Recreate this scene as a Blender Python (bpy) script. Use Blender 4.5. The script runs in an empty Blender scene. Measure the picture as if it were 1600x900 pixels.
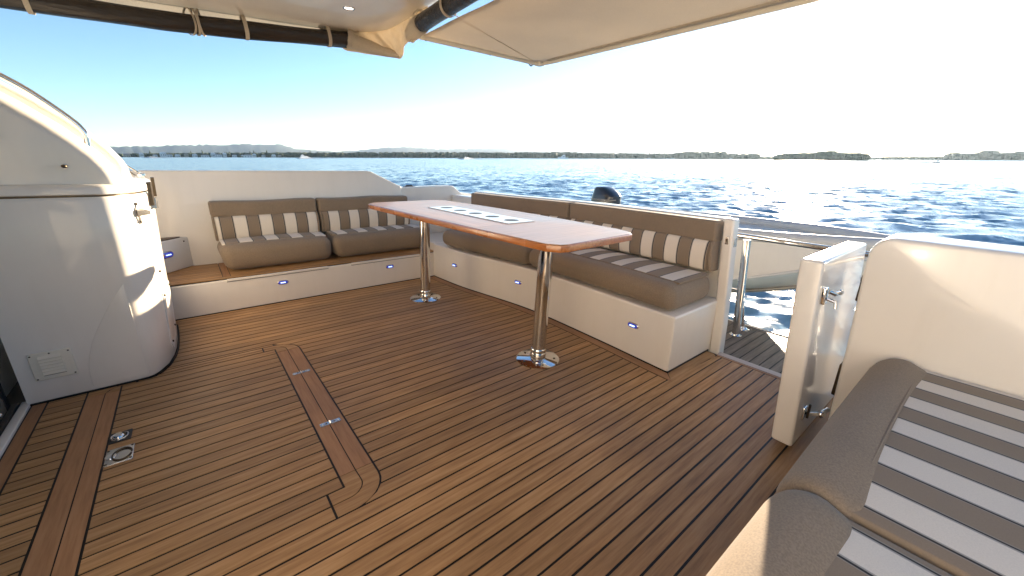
import bpy, bmesh, math, random
import numpy as np
from mathutils import Vector, Matrix
random.seed(7); rng = np.random.default_rng(7)
sc = bpy.context.scene
COL = sc.collection
S = 0.88                                   # metres per modelling unit of the boat
H = 1.2                                    # eye height above the deck, modelling units
R_ = math.radians

# ------------------------------------------------------------------ camera
F = 616.06                                 # focal length in pixels of a 1600 px wide frame
YAW = R_(50.77)                            # azimuth of the view from +X (aft) towards +Y (port)
def basis(yaw, pitch, roll):
    f = Vector((math.cos(yaw)*math.cos(pitch), math.sin(yaw)*math.cos(pitch), -math.sin(pitch)))
    r = Vector((math.sin(yaw), -math.cos(yaw), 0)); u = r.cross(f)
    c, s = math.cos(roll), math.sin(roll)
    return c*r+s*u, -s*r+c*u, f
def cam_matrix(yaw, pitch, roll):
    r, u, f = basis(yaw, pitch, roll)
    return Matrix((r, u, -f)).transposed().to_4x4()
MB = cam_matrix(YAW, R_(17.535), R_(1.295))     # camera in the frame of the (slightly heeled) boat
MW = cam_matrix(YAW, R_(18.33), R_(0.22))        # camera over the level sea
EYE = Vector((0, 0, H*S))
TILT = Matrix.Translation(EYE) @ MW @ MB.inverted() @ Matrix.Translation(-EYE)   # heel of the boat
cam = bpy.data.cameras.new('camera'); camo = bpy.data.objects.new('camera', cam); COL.objects.link(camo)
cam.sensor_width = 36; cam.lens = F/1600*36; cam.clip_start = 0.02; cam.clip_end = 30000
camo.matrix_world = Matrix.Translation(EYE) @ MW
sc.camera = camo
SEA = -1.0
def azim(px):
    d = MW.to_3x3() @ Vector(((px-800)/F, (450-246)/F, -1)); return math.atan2(d.y, d.x)
def far(px, dist):
    a = azim(px); return Vector((dist*math.cos(a), dist*math.sin(a), SEA))
def far_h(py, dist, px=800):               # height above the sea seen at row py at that distance
    d = MW.to_3x3() @ Vector(((px-800)/F, (450-py)/F, -1))
    return EYE.z + dist*d.z/math.hypot(d.x, d.y) - SEA

# ------------------------------------------------------------------ light
SUN_EL, SUN_AZ = R_(8.5), azim(1256)
w = bpy.data.worlds.new('World'); sc.world = w; w.use_nodes = True
nt = w.node_tree; bg = nt.nodes['Background']
sky = nt.nodes.new('ShaderNodeTexSky'); sky.sky_type = 'NISHITA'; sky.sun_disc = False
sky.sun_elevation = SUN_EL; sky.sun_rotation = math.pi/2 - SUN_AZ
sky.air_density = 0.75; sky.dust_density = 0.1; sky.ozone_density = 2.3
nt.links.new(sky.outputs[0], bg.inputs[0]); bg.inputs[1].default_value = 0.082
sl = bpy.data.lights.new('sun', 'SUN'); slo = bpy.data.objects.new('sun', sl); COL.objects.link(slo)
sl.energy = 5.0; sl.angle = R_(0.5); sl.color = (1.0, 0.82, 0.60)
sd = Vector((math.cos(SUN_EL)*math.cos(SUN_AZ), math.cos(SUN_EL)*math.sin(SUN_AZ), math.sin(SUN_EL)))
slo.rotation_euler = sd.to_track_quat('Z', 'Y').to_euler()
sc.view_settings.view_transform = 'Standard'; sc.view_settings.look = 'None'
sc.view_settings.exposure = 2.1; sc.view_settings.gamma = 1.0

# ------------------------------------------------------------------ materials
def mat(name, base=(.8, .8, .8), rough=.5, metal=0., coat=0., spec=.5, emis=None, estr=0.):
    m = bpy.data.materials.new(name); m.use_nodes = True
    b = m.node_tree.nodes['Principled BSDF']
    b.inputs['Base Color'].default_value = (*base, 1); b.inputs['Roughness'].default_value = rough
    b.inputs['Metallic'].default_value = metal; b.inputs['Coat Weight'].default_value = coat
    b.inputs['Coat Roughness'].default_value = .06; b.inputs['Specular IOR Level'].default_value = spec
    if emis: b.inputs['Emission Color'].default_value = (*emis, 1); b.inputs['Emission Strength'].default_value = estr
    return m
def N(m, t, **kw):
    n = m.node_tree.nodes.new(t)
    for k, v in kw.items(): setattr(n, k, v)
    return n
def L(m, a, b): m.node_tree.links.new(a, b)
def bsdf(m): return m.node_tree.nodes['Principled BSDF']
def noise(m, scale, detail=4, vec=None, rough=.55, stretch=None):
    tc = N(m, 'ShaderNodeTexCoord'); src = tc.outputs['Object'] if vec is None else vec
    if stretch:
        mp = N(m, 'ShaderNodeMapping'); mp.inputs['Scale'].default_value = stretch; L(m, src, mp.inputs[0]); src = mp.outputs[0]
    n = N(m, 'ShaderNodeTexNoise'); n.inputs['Scale'].default_value = scale; n.inputs['Detail'].default_value = detail
    n.inputs['Roughness'].default_value = rough; L(m, src, n.inputs['Vector']); return n
def ramp(m, fac, stops):
    r = N(m, 'ShaderNodeValToRGB'); e = r.color_ramp.elements
    while len(e) < len(stops): e.new(.5)
    for x, (p, c) in zip(e, stops): x.position = p; x.color = (*c, 1)
    L(m, fac, r.inputs[0]); return r
def bump(m, h, strength, dist):
    b = N(m, 'ShaderNodeBump'); b.inputs['Strength'].default_value = strength; b.inputs['Distance'].default_value = dist
    L(m, h, b.inputs['Height']); L(m, b.outputs[0], bsdf(m).inputs['Normal']); return b
def vary(m, colout, lo, hi, hue=True):
    """brightness changes from piece to piece"""
    oi = N(m, 'ShaderNodeObjectInfo'); mr = N(m, 'ShaderNodeMapRange')
    mr.inputs[3].default_value = lo; mr.inputs[4].default_value = hi; L(m, oi.outputs['Random'], mr.inputs[0])
    hs = N(m, 'ShaderNodeHueSaturation'); L(m, colout, hs.inputs['Color']); L(m, mr.outputs[0], hs.inputs['Value'])
    return hs
def wood(name, dark, mid, light, stretch, rough=.5, coat=0., lo=.82, hi=1.16, bmp=.25):
    m = mat(name, mid, rough, coat=coat)
    tc = N(m, 'ShaderNodeTexCoord'); oi = N(m, 'ShaderNodeObjectInfo')
    sh = N(m, 'ShaderNodeVectorMath', operation='SCALE'); sh.inputs['Scale'].default_value = 37.
    cx = N(m, 'ShaderNodeCombineXYZ'); L(m, oi.outputs['Random'], cx.inputs[0]); L(m, oi.outputs['Random'], cx.inputs[1]); L(m, cx.outputs[0], sh.inputs[0])
    ad = N(m, 'ShaderNodeVectorMath', operation='ADD'); L(m, tc.outputs['Object'], ad.inputs[0]); L(m, sh.outputs[0], ad.inputs[1])
    n = noise(m, 9, 7, ad.outputs[0], .62, stretch)
    r = ramp(m, n.outputs[0], [(.28, dark), (.5, mid), (.74, light)])
    n2 = noise(m, 2.2, 4, tc.outputs['Object'], .55)          # weathering patches
    mx = N(m, 'ShaderNodeMix', data_type='RGBA', blend_type='MULTIPLY'); mx.inputs[0].default_value = .55
    r2 = ramp(m, n2.outputs[0], [(.3, (.62, .60, .60)), (.68, (1.12, 1.1, 1.08))])
    L(m, r.outputs[0], mx.inputs[6]); L(m, r2.outputs[0], mx.inputs[7])
    v = vary(m, mx.outputs[2], lo, hi); L(m, v.outputs[0], bsdf(m).inputs['Base Color'])
    rr = N(m, 'ShaderNodeMapRange'); rr.inputs[3].default_value = rough-.1; rr.inputs[4].default_value = rough+.14
    L(m, n2.outputs[0], rr.inputs[0]); L(m, rr.outputs[0], bsdf(m).inputs['Roughness'])
    n3 = noise(m, 40, 5, ad.outputs[0], .6, stretch); bump(m, n3.outputs[0], bmp, .0012)
    return m
M = {}
AX = (.5, 7, 7); AY = (7, .5, 7)
M['teak'] = wood('teak along the boat', (.255, .130, .050), (.400, .222, .090), (.52, .32, .150), AX, .5, lo=.82, hi=1.15)
M['teak_y'] = wood('teak across the boat', (.26, .125, .052), (.365, .185, .083), (.43, .235, .112), AY, .5, lo=.92, hi=1.08)
M['teak_grey'] = wood('weathered grey teak', (.085, .062, .045), (.15, .112, .082), (.23, .18, .135), AX, .5)
M['table_rim'] = wood('lacquered rim wood', (.34, .10, .022), (.46, .155, .038), (.56, .21, .06), AY, .25, .8, .95, 1.05, .05)
M['veneer_y'] = wood('lacquered veneer grain lengthwise', (.34, .175, .075), (.47, .26, .120), (.57, .34, .17), (9, .35, 9), .30, .12, .85, 1.12, .03)
M['veneer_x'] = wood('lacquered veneer grain crosswise', (.34, .175, .075), (.47, .26, .120), (.57, .34, .17), (.35, 9, 9), .30, .12, .85, 1.12, .03)
M['caulk'] = mat('black deck caulking', (.006, .006, .007), .42, spec=.25)
def gel(name, c, rough=.28):
    m = mat(name, c, rough, coat=.5)
    n = noise(m, 1.7, 5); r = ramp(m, n.outputs[0], [(.3, tuple(x*.95 for x in c)), (.7, tuple(min(1, x*1.03) for x in c))])
    n2 = noise(m, 14, 4, stretch=(1, 1, .15)); r2 = ramp(m, n2.outputs[0], [(.36, (.93, .92, .90)), (.5, (1, 1, 1))])
    mx = N(m, 'ShaderNodeMix', data_type='RGBA', blend_type='MULTIPLY'); mx.inputs[0].default_value = .25
    L(m, r.outputs[0], mx.inputs[6]); L(m, r2.outputs[0], mx.inputs[7]); L(m, mx.outputs[2], bsdf(m).inputs['Base Color'])
    n3 = noise(m, 3.0, 2); bump(m, n3.outputs[0], .12, .01)
    return m
M['gel'] = gel('cream white gelcoat', (.80, .745, .665))
M['gel_white'] = gel('white gelcoat', (.80, .78, .74))
M['plastic'] = mat('cream plastic', (.74, .68, .56), .4)
M['black'] = mat('black rubber', (.015, .015, .016), .5)
M['dark_metal'] = mat('dark bronze metal', (.10, .075, .05), .35, .9)
M['chrome'] = mat('polished stainless steel', (.74, .72, .69), .07, 1.)
M['brushed'] = mat('brushed stainless steel', (.62, .60, .57), .27, 1.)
n_ = noise(M['brushed'], 60, 3, stretch=(1, 12, 1)); bump(M['brushed'], n_.outputs[0], .15, .001)
def fabric(name, c, sc_=900, lo=.9):
    m = mat(name, c, .78, spec=.3)
    bsdf(m).inputs['Sheen Weight'].default_value = .12
    n = noise(m, 260, 2); n2 = noise(m, 3, 3)
    r = ramp(m, n.outputs[0], [(.35, tuple(x*.86 for x in c)), (.65, tuple(x*1.12 for x in c))])
    r2 = ramp(m, n2.outputs[0], [(.3, (.9, .9, .9)), (.7, (1.06, 1.05, 1.04))])
    mx = N(m, 'ShaderNodeMix', data_type='RGBA', blend_type='MULTIPLY'); mx.inputs[0].default_value = 1
    L(m, r.outputs[0], mx.inputs[6]); L(m, r2.outputs[0], mx.inputs[7]); L(m, mx.outputs[2], bsdf(m).inputs['Base Color'])
    n3 = noise(m, 5, 3); ad = N(m, 'ShaderNodeMath', operation='MULTIPLY_ADD'); ad.inputs[1].default_value = .015
    L(m, n.outputs[0], ad.inputs[0]); L(m, n3.outputs[0], ad.inputs[2]); bump(m, ad.outputs[0], .22, .012)
    return m
TAUPE = (.252, .192, .134)
M['taupe'] = fabric('taupe canvas', TAUPE)
def stripes():
    m = fabric('striped canvas', TAUPE)
    uv = N(m, 'ShaderNodeUVMap'); uv.uv_map = 'stripe'
    sp = N(m, 'ShaderNodeSeparateXYZ'); L(m, uv.outputs[0], sp.inputs[0])
    fr = N(m, 'ShaderNodeMath', operation='FRACT'); L(m, sp.outputs[0], fr.inputs[0])
    W, G, K = (.74, .67, .57), (.36, .33, .29), (.022, .020, .020)
    r = ramp(m, fr.outputs[0], [(0, TAUPE), (.190, (.32, .28, .24)), (.202, K), (.232, G), (.256, W), (.715, G), (.739, K), (.769, (.32, .28, .24)), (.781, TAUPE)])
    r.color_ramp.interpolation = 'CONSTANT'
    n = noise(m, 420, 2); r2 = ramp(m, n.outputs[0], [(.35, (.95, .95, .95)), (.65, (1.03, 1.03, 1.03))])
    mx = N(m, 'ShaderNodeMix', data_type='RGBA', blend_type='MULTIPLY'); mx.inputs[0].default_value = 1
    L(m, r.outputs[0], mx.inputs[6]); L(m, r2.outputs[0], mx.inputs[7]); L(m, mx.outputs[2], bsdf(m).inputs['Base Color'])
    return m
M['stripes'] = stripes()
M['ceiling'] = gel('hardtop gelcoat', (.74, .68, .60), .35)
def canvas(name, c, tr):
    m = fabric(name, c); b = bsdf(m); b.inputs['Sheen Weight'].default_value = 0
    t = N(m, 'ShaderNodeBsdfTranslucent'); t.inputs[0].default_value = (*c, 1)
    mx = N(m, 'ShaderNodeMixShader'); mx.inputs[0].default_value = tr
    out = [n for n in m.node_tree.nodes if n.type == 'OUTPUT_MATERIAL'][0]
    L(m, b.outputs[0], mx.inputs[1]); L(m, t.outputs[0], mx.inputs[2]); L(m, mx.outputs[0], out.inputs[0]); return m
M['awning'] = canvas('beige awning cloth', (.70, .63, .53), .6)
M['pelmet'] = canvas('cream canvas', (.66, .58, .46), .35)
M['vinyl'] = mat('smoked clear vinyl rolled up', (.026, .019, .014), .24, coat=.15, spec=.35)
n_ = noise(M['vinyl'], 7, 5, stretch=(1, 6, 6)); bump(M['vinyl'], n_.outputs[0], .7, .02)
M['led'] = mat('lit blue led', (.6, .7, 1), .3, emis=(.40, .55, 1.), estr=.6)
M['led_lens'] = mat('blue lens', (.03, .04, .30), .12, coat=1, emis=(.05, .08, .6), estr=.10)
M['lamp_on'] = mat('lit ceiling lamp', (1, .95, .9), .4, emis=(1, .93, .82), estr=.8)
M['glass_dark'] = mat('dark tinted glass', (.012, .012, .012), .04, coat=1)
M['grey_metal'] = mat('grey painted metal', (.30, .28, .25), .35, .6)
M['threshold'] = mat('grey threshold strip', (.42, .36, .33), .4)
M['cowl'] = mat('black engine cowling', (.02, .022, .026), .3, coat=.5)
M['hull_white'] = gel('tender hull', (.70, .68, .64), .3)
M['tube_grey'] = mat('pale grey tender tube', (.50, .50, .49), .5)
M['hook_white'] = mat('enamelled steel', (.5, .46, .40), .25, .8)

# ------------------------------------------------------------------ mesh helpers (modelling units, boat frame)
BOAT = []                                  # top-level objects that heel with the boat
def props(o, label=None, cat=None, group=None, kind=None):
    for k, v in (('label', label), ('category', cat), ('group', group), ('kind', kind)):
        if v: o[k] = v
def thing(name, label, cat, loc=(0, 0, 0), group=None, kind=None):
    o = bpy.data.objects.new(name, None); COL.objects.link(o); o.empty_display_size = .1
    o.location = Vector(loc)*S; props(o, label, cat, group, kind); BOAT.append(o); return o
def obj(name, data, m, parent=None, label=None, cat=None, group=None, kind=None, smooth=True, uv=None, angle=38, boat=True):
    """data = (verts, faces) or bmesh, in boat modelling units"""
    if isinstance(data, bmesh.types.BMesh):
        me = bpy.data.meshes.new(name); data.to_mesh(me); data.free()
    else:
        me = bpy.data.meshes.new(name); me.from_pydata([tuple(v) for v in data[0]], [], data[1])
    if uv:
        ul = me.uv_layers.new(name='stripe')
        vs = [v.co.copy() for v in me.vertices]
        for lp in me.loops: ul.data[lp.index].uv = uv(*vs[lp.vertex_index])
    bmx = bmesh.new(); bmx.from_mesh(me); bmesh.ops.recalc_face_normals(bmx, faces=bmx.faces); bmx.to_mesh(me); bmx.free()
    o = bpy.data.objects.new(name, me); COL.objects.link(o); me.materials.append(m)
    if parent is not None:
        org = Vector((0, 0, 0)); p = parent
        while p is not None: org += p.location; p = p.parent
        o.parent = parent
    else:
        cs = [v.co for v in me.vertices]
        org = Vector(((min(c.x for c in cs)+max(c.x for c in cs))/2, (min(c.y for c in cs)+max(c.y for c in cs))/2, min(c.z for c in cs)))*S
        o.location = org; BOAT.append(o)
    me.transform(Matrix.Translation(-org) @ Matrix.Scale(S, 4))
    if smooth:
        me.shade_smooth(); me.set_sharp_from_angle(angle=R_(angle))
    props(o, label, cat, group, kind); return o
def rbox(x0, x1, y0, y1, z0, z1, r=.01, n=2, sub=(1, 1, 1), f=None):
    """box with rounded edges; f deforms it"""
    lo = (x0, y0, z0); hi = (x1, y1, z1)
    r = min(r, *( (hi[i]-lo[i])/2*.999 for i in range(3)))
    ax = []
    for i in range(3):
        a = [lo[i]+r*(1-math.cos(math.pi/2*k/n)) if 0 else lo[i]+r*(1-math.tan(math.pi/4*(1-k/n))) for k in range(n+1)]
        b = [lo[i]+hi[i]-t for t in reversed(a)]
        mid = [a[-1]+(b[0]-a[-1])*k/sub[i] for k in range(1, sub[i])]
        ax.append(a+mid+b)
    ids = {}; V = []; Fc = []
    def vid(i, j, k):
        key = (i, j, k)
        if key not in ids:
            p = Vector((ax[0][i], ax[1][j], ax[2][k]))
            q = Vector([min(max(p[t], lo[t]+r), hi[t]-r) for t in range(3)])
            d = p-q
            if d.length > 1e-9: p = q+d.normalized()*r
            if f: p = Vector(f(*p))
            ids[key] = len(V); V.append(tuple(p))
        return ids[key]
    nx, ny, nz = len(ax[0])-1, len(ax[1])-1, len(ax[2])-1
    for k in (0, nz):
        for i in range(nx):
            for j in range(ny): Fc.append((vid(i, j, k), vid(i+1, j, k), vid(i+1, j+1, k), vid(i, j+1, k)))
    for j in (0, ny):
        for i in range(nx):
            for k in range(nz): Fc.append((vid(i, j, k), vid(i+1, j, k), vid(i+1, j, k+1), vid(i, j, k+1)))
    for i in (0, nx):
        for j in range(ny):
            for k in range(nz): Fc.append((vid(i, j, k), vid(i, j+1, k), vid(i, j+1, k+1), vid(i, j, k+1)))
    return V, Fc
def box(x0, x1, y0, y1, z0, z1, f=None):
    V = [(x, y, z) for z in (z0, z1) for y in (y0, y1) for x in (x0, x1)]
    if f: V = [f(*v) for v in V]
    return V, [(0, 1, 3, 2), (4, 6, 7, 5), (0, 4, 5, 1), (2, 3, 7, 6), (0, 2, 6, 4), (1, 5, 7, 3)]
def join(*parts):
    V = []; Fc = []
    for v, f in parts:
        o = len(V); V += list(v); Fc += [tuple(i+o for i in q) for q in f]
    return V, Fc
def prism(poly, a0, a1, axis='z', bev=0, seg=3, only=None):
    """extrude a polygon; axis z: poly in xy, axis y: poly in xz, axis x: poly in yz"""
    bm = bmesh.new()
    def P(p, a): return {'z': (p[0], p[1], a), 'y': (p[0], a, p[1]), 'x': (a, p[0], p[1])}[axis]
    lo = [bm.verts.new(P(p, a0)) for p in poly]; hi = [bm.verts.new(P(p, a1)) for p in poly]
    bm.faces.new(lo); bm.faces.new(list(reversed(hi))); n = len(poly)
    for i in range(n): bm.faces.new((lo[i], hi[i], hi[(i+1) % n], lo[(i+1) % n]))
    bmesh.ops.recalc_face_normals(bm, faces=bm.faces)
    if bev:
        es = [e for e in bm.edges if (only is None or only(e))]
        bmesh.ops.bevel(bm, geom=es, offset=bev, segments=seg, profile=.5, affect='EDGES', clamp_overlap=True)
    return bm
def loft(rings, cap=True, closed=True):
    V = []; Fc = []; n = len(rings[0])
    for r in rings: V += [tuple(p) for p in r]
    for k in range(len(rings)-1):
        for i in range(n if closed else n-1):
            a, b = k*n+i, k*n+(i+1) % n; Fc.append((a, b, b+n, a+n))
    if cap: Fc.append(tuple(range(n))); Fc.append(tuple((len(rings)-1)*n+i for i in reversed(range(n))))
    return V, Fc
def tube(pts, r, n=12, radii=None):
    pts = [Vector(p) for p in pts]; rings = []; up = None
    for i, p in enumerate(pts):
        t = (pts[min(i+1, len(pts)-1)]-pts[max(i-1, 0)]).normalized()
        if up is None: up = Vector((0, 0, 1)) if abs(t.z) < .9 else Vector((1, 0, 0))
        a = t.cross(up).normalized(); up = a.cross(t).normalized()
        rr = radii[i] if radii else r
        rings.append([p+(a*math.cos(2*math.pi*k/n)+up*math.sin(2*math.pi*k/n))*rr for k in range(n)])
    return loft(rings)
def smooth_path(pts, k=6):
    P = [Vector(p) for p in pts]; out = []
    for i in range(len(P)-1):
        a, b, c, d = P[max(i-1, 0)], P[i], P[i+1], P[min(i+2, len(P)-1)]
        for j in range(k):
            t = j/k; out.append(.5*((2*b)+(c-a)*t+(2*a-5*b+4*c-d)*t*t+(3*b-a-3*c+d)*t**3))
    out.append(P[-1]); return out
def lathe(prof, c, n=32):
    return loft([[(c[0]+r*math.cos(2*math.pi*k/n), c[1]+r*math.sin(2*math.pi*k/n), c[2]+z) for k in range(n)] for r, z in prof])
def ellipsoid(c, r, n=10, m=7, jit=0):
    V = []; Fc = []
    for j in range(1, m):
        for i in range(n):
            a = 2*math.pi*i/n; b = math.pi*j/m; q = 1+random.uniform(-jit, jit)
            V.append((c[0]+r[0]*math.sin(b)*math.cos(a)*q, c[1]+r[1]*math.sin(b)*math.sin(a)*q, c[2]+r[2]*math.cos(b)*q))
    V += [(c[0], c[1], c[2]+r[2]), (c[0], c[1], c[2]-r[2])]; t = len(V)-2
    for i in range(n):
        Fc.append((t, i, (i+1) % n)); Fc.append((t+1, (m-2)*n+(i+1) % n, (m-2)*n+i))
        for j in range(m-2): Fc.append((j*n+i, (j+1)*n+i, (j+1)*n+(i+1) % n, j*n+(i+1) % n))
    return V, Fc
def lerp_tab(tab):
    ks = sorted(tab); xs = np.array(ks); ys = np.array([tab[k] for k in ks])
    from_x = np.linspace(xs[0], xs[-1], 60); raw = np.interp(from_x, xs, ys)
    pad = np.pad(raw, 4, mode='edge'); sm = np.convolve(pad, np.ones(9)/9, 'valid')
    return lambda v: float(np.interp(v, from_x, sm))

# plan line of the transom bench front (X as a function of Y)
front = lerp_tab({.9: 2.10, 1.06: 2.103, 1.5: 2.130, 2.1: 2.147, 2.4: 2.145, 2.6: 2.118, 2.9: 2.066, 3.26: 2.003, 3.8: 1.975})
def bow(x, y, z):                              # carries a straight shape to the curve of the transom
    return (x+front(y)-2.12, y, z)
def lean(x, y, z): return (x, y+.075*max(z, 0), z)
def bowlean(y0=1.7):
    def f(x, y, z):
        k = max(0, min(1, (y0-y)/(y0-1.06)))
        return (x+front(y)-2.12, y+.075*z*k, z)
    return f

# ================================================================== COCKPIT DECK
G = .0041                                      # half width of a caulked seam
deck = thing('deck', 'teak planked cockpit deck with black caulked seams', None, kind='structure'); del_cat = deck.pop('category', None)
obj('deck_base', box(-.90, 2.61, -1.2, 3.9, -.06, -.0017), M['caulk'], deck)
def strip(poly, m, parent, name='plank', z0=-.02, z1=0.):
    bm = prism(poly, z0, z1, 'z'); return obj(name, bm, m, parent, smooth=False)
def plank(y0, y1, xl, xr, parent, m='teak', name='plank'):
    a, b = y0+G, y1-G; c = (a+b)/2
    poly = [(xl(a)+G, a), (xr(a)-G, a), (xr(c)-G, c), (xr(b)-G, b), (xl(b)+G, b), (xl(c)+G, c)]
    dz = random.uniform(-.0006, .0006)
    return strip(poly, M[m], parent, name, z1=dz)
K = lambda v: (lambda y: v)
def xr_deck(y):                                # where the planks stop on the aft side
    if y < .30: return 2.015
    if y < .985: return 2.585
    return front(y)-.078
AR = .134                                      # outer radius of the hatch frame corners
def xl_arc(y):                                 # left ends of the planks right of the hatch frame
    if y < 1.2051+AR:
        t = max(0, min(1, (1.2051+AR-y)/AR)); return .28+AR*math.sqrt(max(0, 1-t*t))
    if y > 2.86-AR:
        t = max(0, min(1, (y-(2.86-AR))/AR)); return .28+AR*math.sqrt(max(0, 1-t*t))
    return .414
def xl_console(y):
    return float(np.interp(y, [2.80, 2.812, 2.85, 2.93, 3.04, 3.16, 3.32, 3.5, 3.66, 3.72, 3.721], [-.335, -.312, -.285, -.252, -.230, -.218, -.214, -.216, -.222, -.24, -.70]))+.006
rows = [1.2051+.0648*k for k in range(-23, 40)]
hatch = thing('deck_hatch', 'large teak floor hatch in the deck with two steel hinges and a lifting ring plate', 'hatch', (-.08, 1.27, 0))
HY0, HY1 = 1.27, 2.825
for y0 in rows:
    y1 = y0+.0648
    if y0 > 3.78: break
    y1 = min(y1, 3.775)
    if y1-y0 < .02: continue
    mid = (y0+y1)/2
    if mid < 1.2: plank(y0, y1, K(-.452), xr_deck, deck)
    elif mid < 2.86-.0001:
        plank(y0, y1, xl_arc, xr_deck, deck)
    else:
        xl = -.18
        plank(y0, y1, xl_console, xr_deck, deck)
# row beside the foot of the frame (deck side) and inside the hatch
plank(1.2051, 1.27, K(-.452), K(.217), deck)
hy = 1.335; 
plank(1.27, 1.335, K(-.452), K(.217), hatch)
hrows = [1.335+.0661*k for k in range(0, 22)]
for y0 in hrows: plank(y0, y0+.0661, K(-.452), K(.279), hatch)          # up to 2.79
plank(2.789, 2.825, K(-.389), K(.217), hatch); plank(2.825, 2.862, xl_console, K(.217), deck); plank(2.862, 2.8901, xl_console, K(.283), deck)
# frame boards round the hatch
def arc(cx, cy, r, a0, a1, n=9): return [(cx+r*math.cos(R_(a0+(a1-a0)*k/n)), cy+r*math.sin(R_(a0+(a1-a0)*k/n))) for k in range(n+1)]
J = .0022
Rj = .065
strip([(.279+G, 1.40), (.343-J, 1.40), (.343-J, 2.735), (.279+G, 2.735)], M['teak_y'], hatch, 'border_board')
strip([(.343+J, 1.40), (.414-G, 1.40), (.414-G, 2.735), (.343+J, 2.735)], M['teak_y'], deck, 'border_board')
strip([(.217+G, 1.27+J)]+arc(.28, 1.335, Rj-J, -90, 0)+[(.343-J, 1.397), (.279+G, 1.397), (.279+G, 1.335-G), (.217+G, 1.335-G)], M['teak'], hatch, 'border_board')
strip([(.217+G, 1.2051+G)]+arc(.28, 1.2051+AR, AR-G, -90, 0)+[(.414-G, 1.397), (.343+J, 1.397)]+arc(.28, 1.335, Rj+J, 0, -90)+[(.217+G, 1.27-J)], M['teak'], deck, 'border_board')
strip([(.217+G, 2.825-J), (.217+G, 2.79+G), (.279+G, 2.79+G), (.279+G, 2.738), (.343-J, 2.738)]+arc(.28, 2.762, .063-J, 0, 90), M['teak'], hatch, 'border_board')
strip([(.217+G, 2.86-G), (.217+G, 2.825+J)]+arc(.28, 2.762, .063+J, 90, 0)+[(.343+J, 2.738), (.414-G, 2.738)]+arc(.28, 2.86-AR, AR-G, 0, 90), M['teak'], deck, 'border_board')
# left side frame boards, short planks and margin by the door
strip([(-.511+J, HY0), (-.452-G, HY0), (-.452-G, 2.735), (-.511+J, 2.735)], M['teak_y'], hatch, 'border_board')
strip([(-.511+J, -1.15), (-.452-G, -1.15), (-.452-G, HY0-.004), (-.511+J, HY0-.004)], M['teak_y'], deck, 'border_board')
strip([(-.582+G, -1.15), (-.511-J, -1.15), (-.511-J, 2.735), (-.582+G, 2.735)], M['teak_y'], deck, 'border_board')
strip([(-.582+G, 2.738), (-.511-J, 2.738), (-.500, 2.77), (-.470, 2.79), (-.470, 2.84), (-.582+G, 2.84)], M['teak'], deck, 'border_board')
strip([(-.511+J, 2.738), (-.452-G, 2.738), (-.452-G, 2.79), (-.395, 2.79), (-.395, 2.84), (-.466, 2.84), (-.466, 2.79), (-.492, 2.765)], M['teak'], deck, 'border_board')
strip([(-.775, -1.15), (-.724-G, -1.15), (-.724-G, 2.84), (-.775, 2.84)], M['teak_y'], deck, 'border_board')
for k in range(-26, 31):
    y0 = .80+.0661*k
    if y0 > 2.80: break
    plank(y0, y0+.0661, K(-.724), K(-.582), deck)
# trim boards along the bench plinth, mitred at its corner
ys = np.linspace(.985, 3.775, 24)
strip([(front(y)-.078+G, y) for y in ys]+[(front(y)-.002, max(y, 1.058)) for y in reversed(ys)], M['teak_y'], deck, 'margin_board')
strip([(front(1)-.070, .989), (2.50, .989), (2.545, .970), (2.585, .990), (2.60, 1.012), (2.60, 1.056), (front(1)+.004, 1.056)], M['teak'], deck, 'margin_board')
strip([(2.588, .32), (2.60, .32), (2.60, .985), (2.588, .975)], M['teak_y'], deck, 'margin_board')
obj('threshold_strip', rbox(2.604, 2.66, .30, .99, -.10, .004, .004), M['threshold'], deck)
# hinges on the hatch frame
def flat_hinge(x, y):
    a = obj('hinge', rbox(x-.046, x-.002, y-.0135, y+.0135, -.001, .0035, .0012, f=None), M['brushed'], hatch)
    obj('leaf', rbox(x+.002, x+.046, y-.0135, y+.0135, -.001, .0035, .0012), M['brushed'], a)
    obj('knuckle', tube([(x, y-.012, .004), (x, y+.012, .004)], .0042, 8), M['chrome'], a)
    for dx in (-.035, -.018, .018, .035):
        obj('screw', lathe([(.0, .0062), (.003, .0060), (.0044, .0035), (.0044, .002)], (x+dx, y, 0), 10), M['dark_metal'] if abs(dx) < .02 else M['chrome'], a)
flat_hinge(.349, 2.370); flat_hinge(.349, 1.776)
# lifting ring plate and round deck switch
a = obj('ring_plate', rbox(-.449, -.360, 2.017, 2.134, -.002, .0045, .003), M['brushed'], hatch)
obj('ring', tube([(-.395+.030*math.cos(t), 2.07+.042*math.sin(t), .007) for t in np.linspace(.2, 6.0, 26)], .0035, 8), M['dark_metal'], a)
obj('latch_disc', lathe([(.0, .009), (.018, .008), (.020, .0045), (.020, .003)], (-.430, 2.075, 0), 20), M['chrome'], a)
for px, py in ((-.442, 2.026), (-.367, 2.026), (-.442, 2.125), (-.367, 2.125)): obj('screw', lathe([(.0, .0062), (.0045, .0055), (.0045, .003)], (px, py, 0), 8), M['dark_metal'], a)
a = obj('switch_plate', rbox(-.449, -.376, 2.185, 2.272, -.002, .004, .003), M['black'], hatch)
obj('switch_button', lathe([(.0, .016), (.014, .015), (.019, .010), (.021, .003)], (-.418, 2.228, 0), 24), M['chrome'], a)
obj('switch_ring', tube([(-.415+.028*math.cos(t), 2.228+.031*math.sin(t), .006) for t in np.linspace(0, 2*math.pi, 26)], .003, 8), M['brushed'], a)

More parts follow.
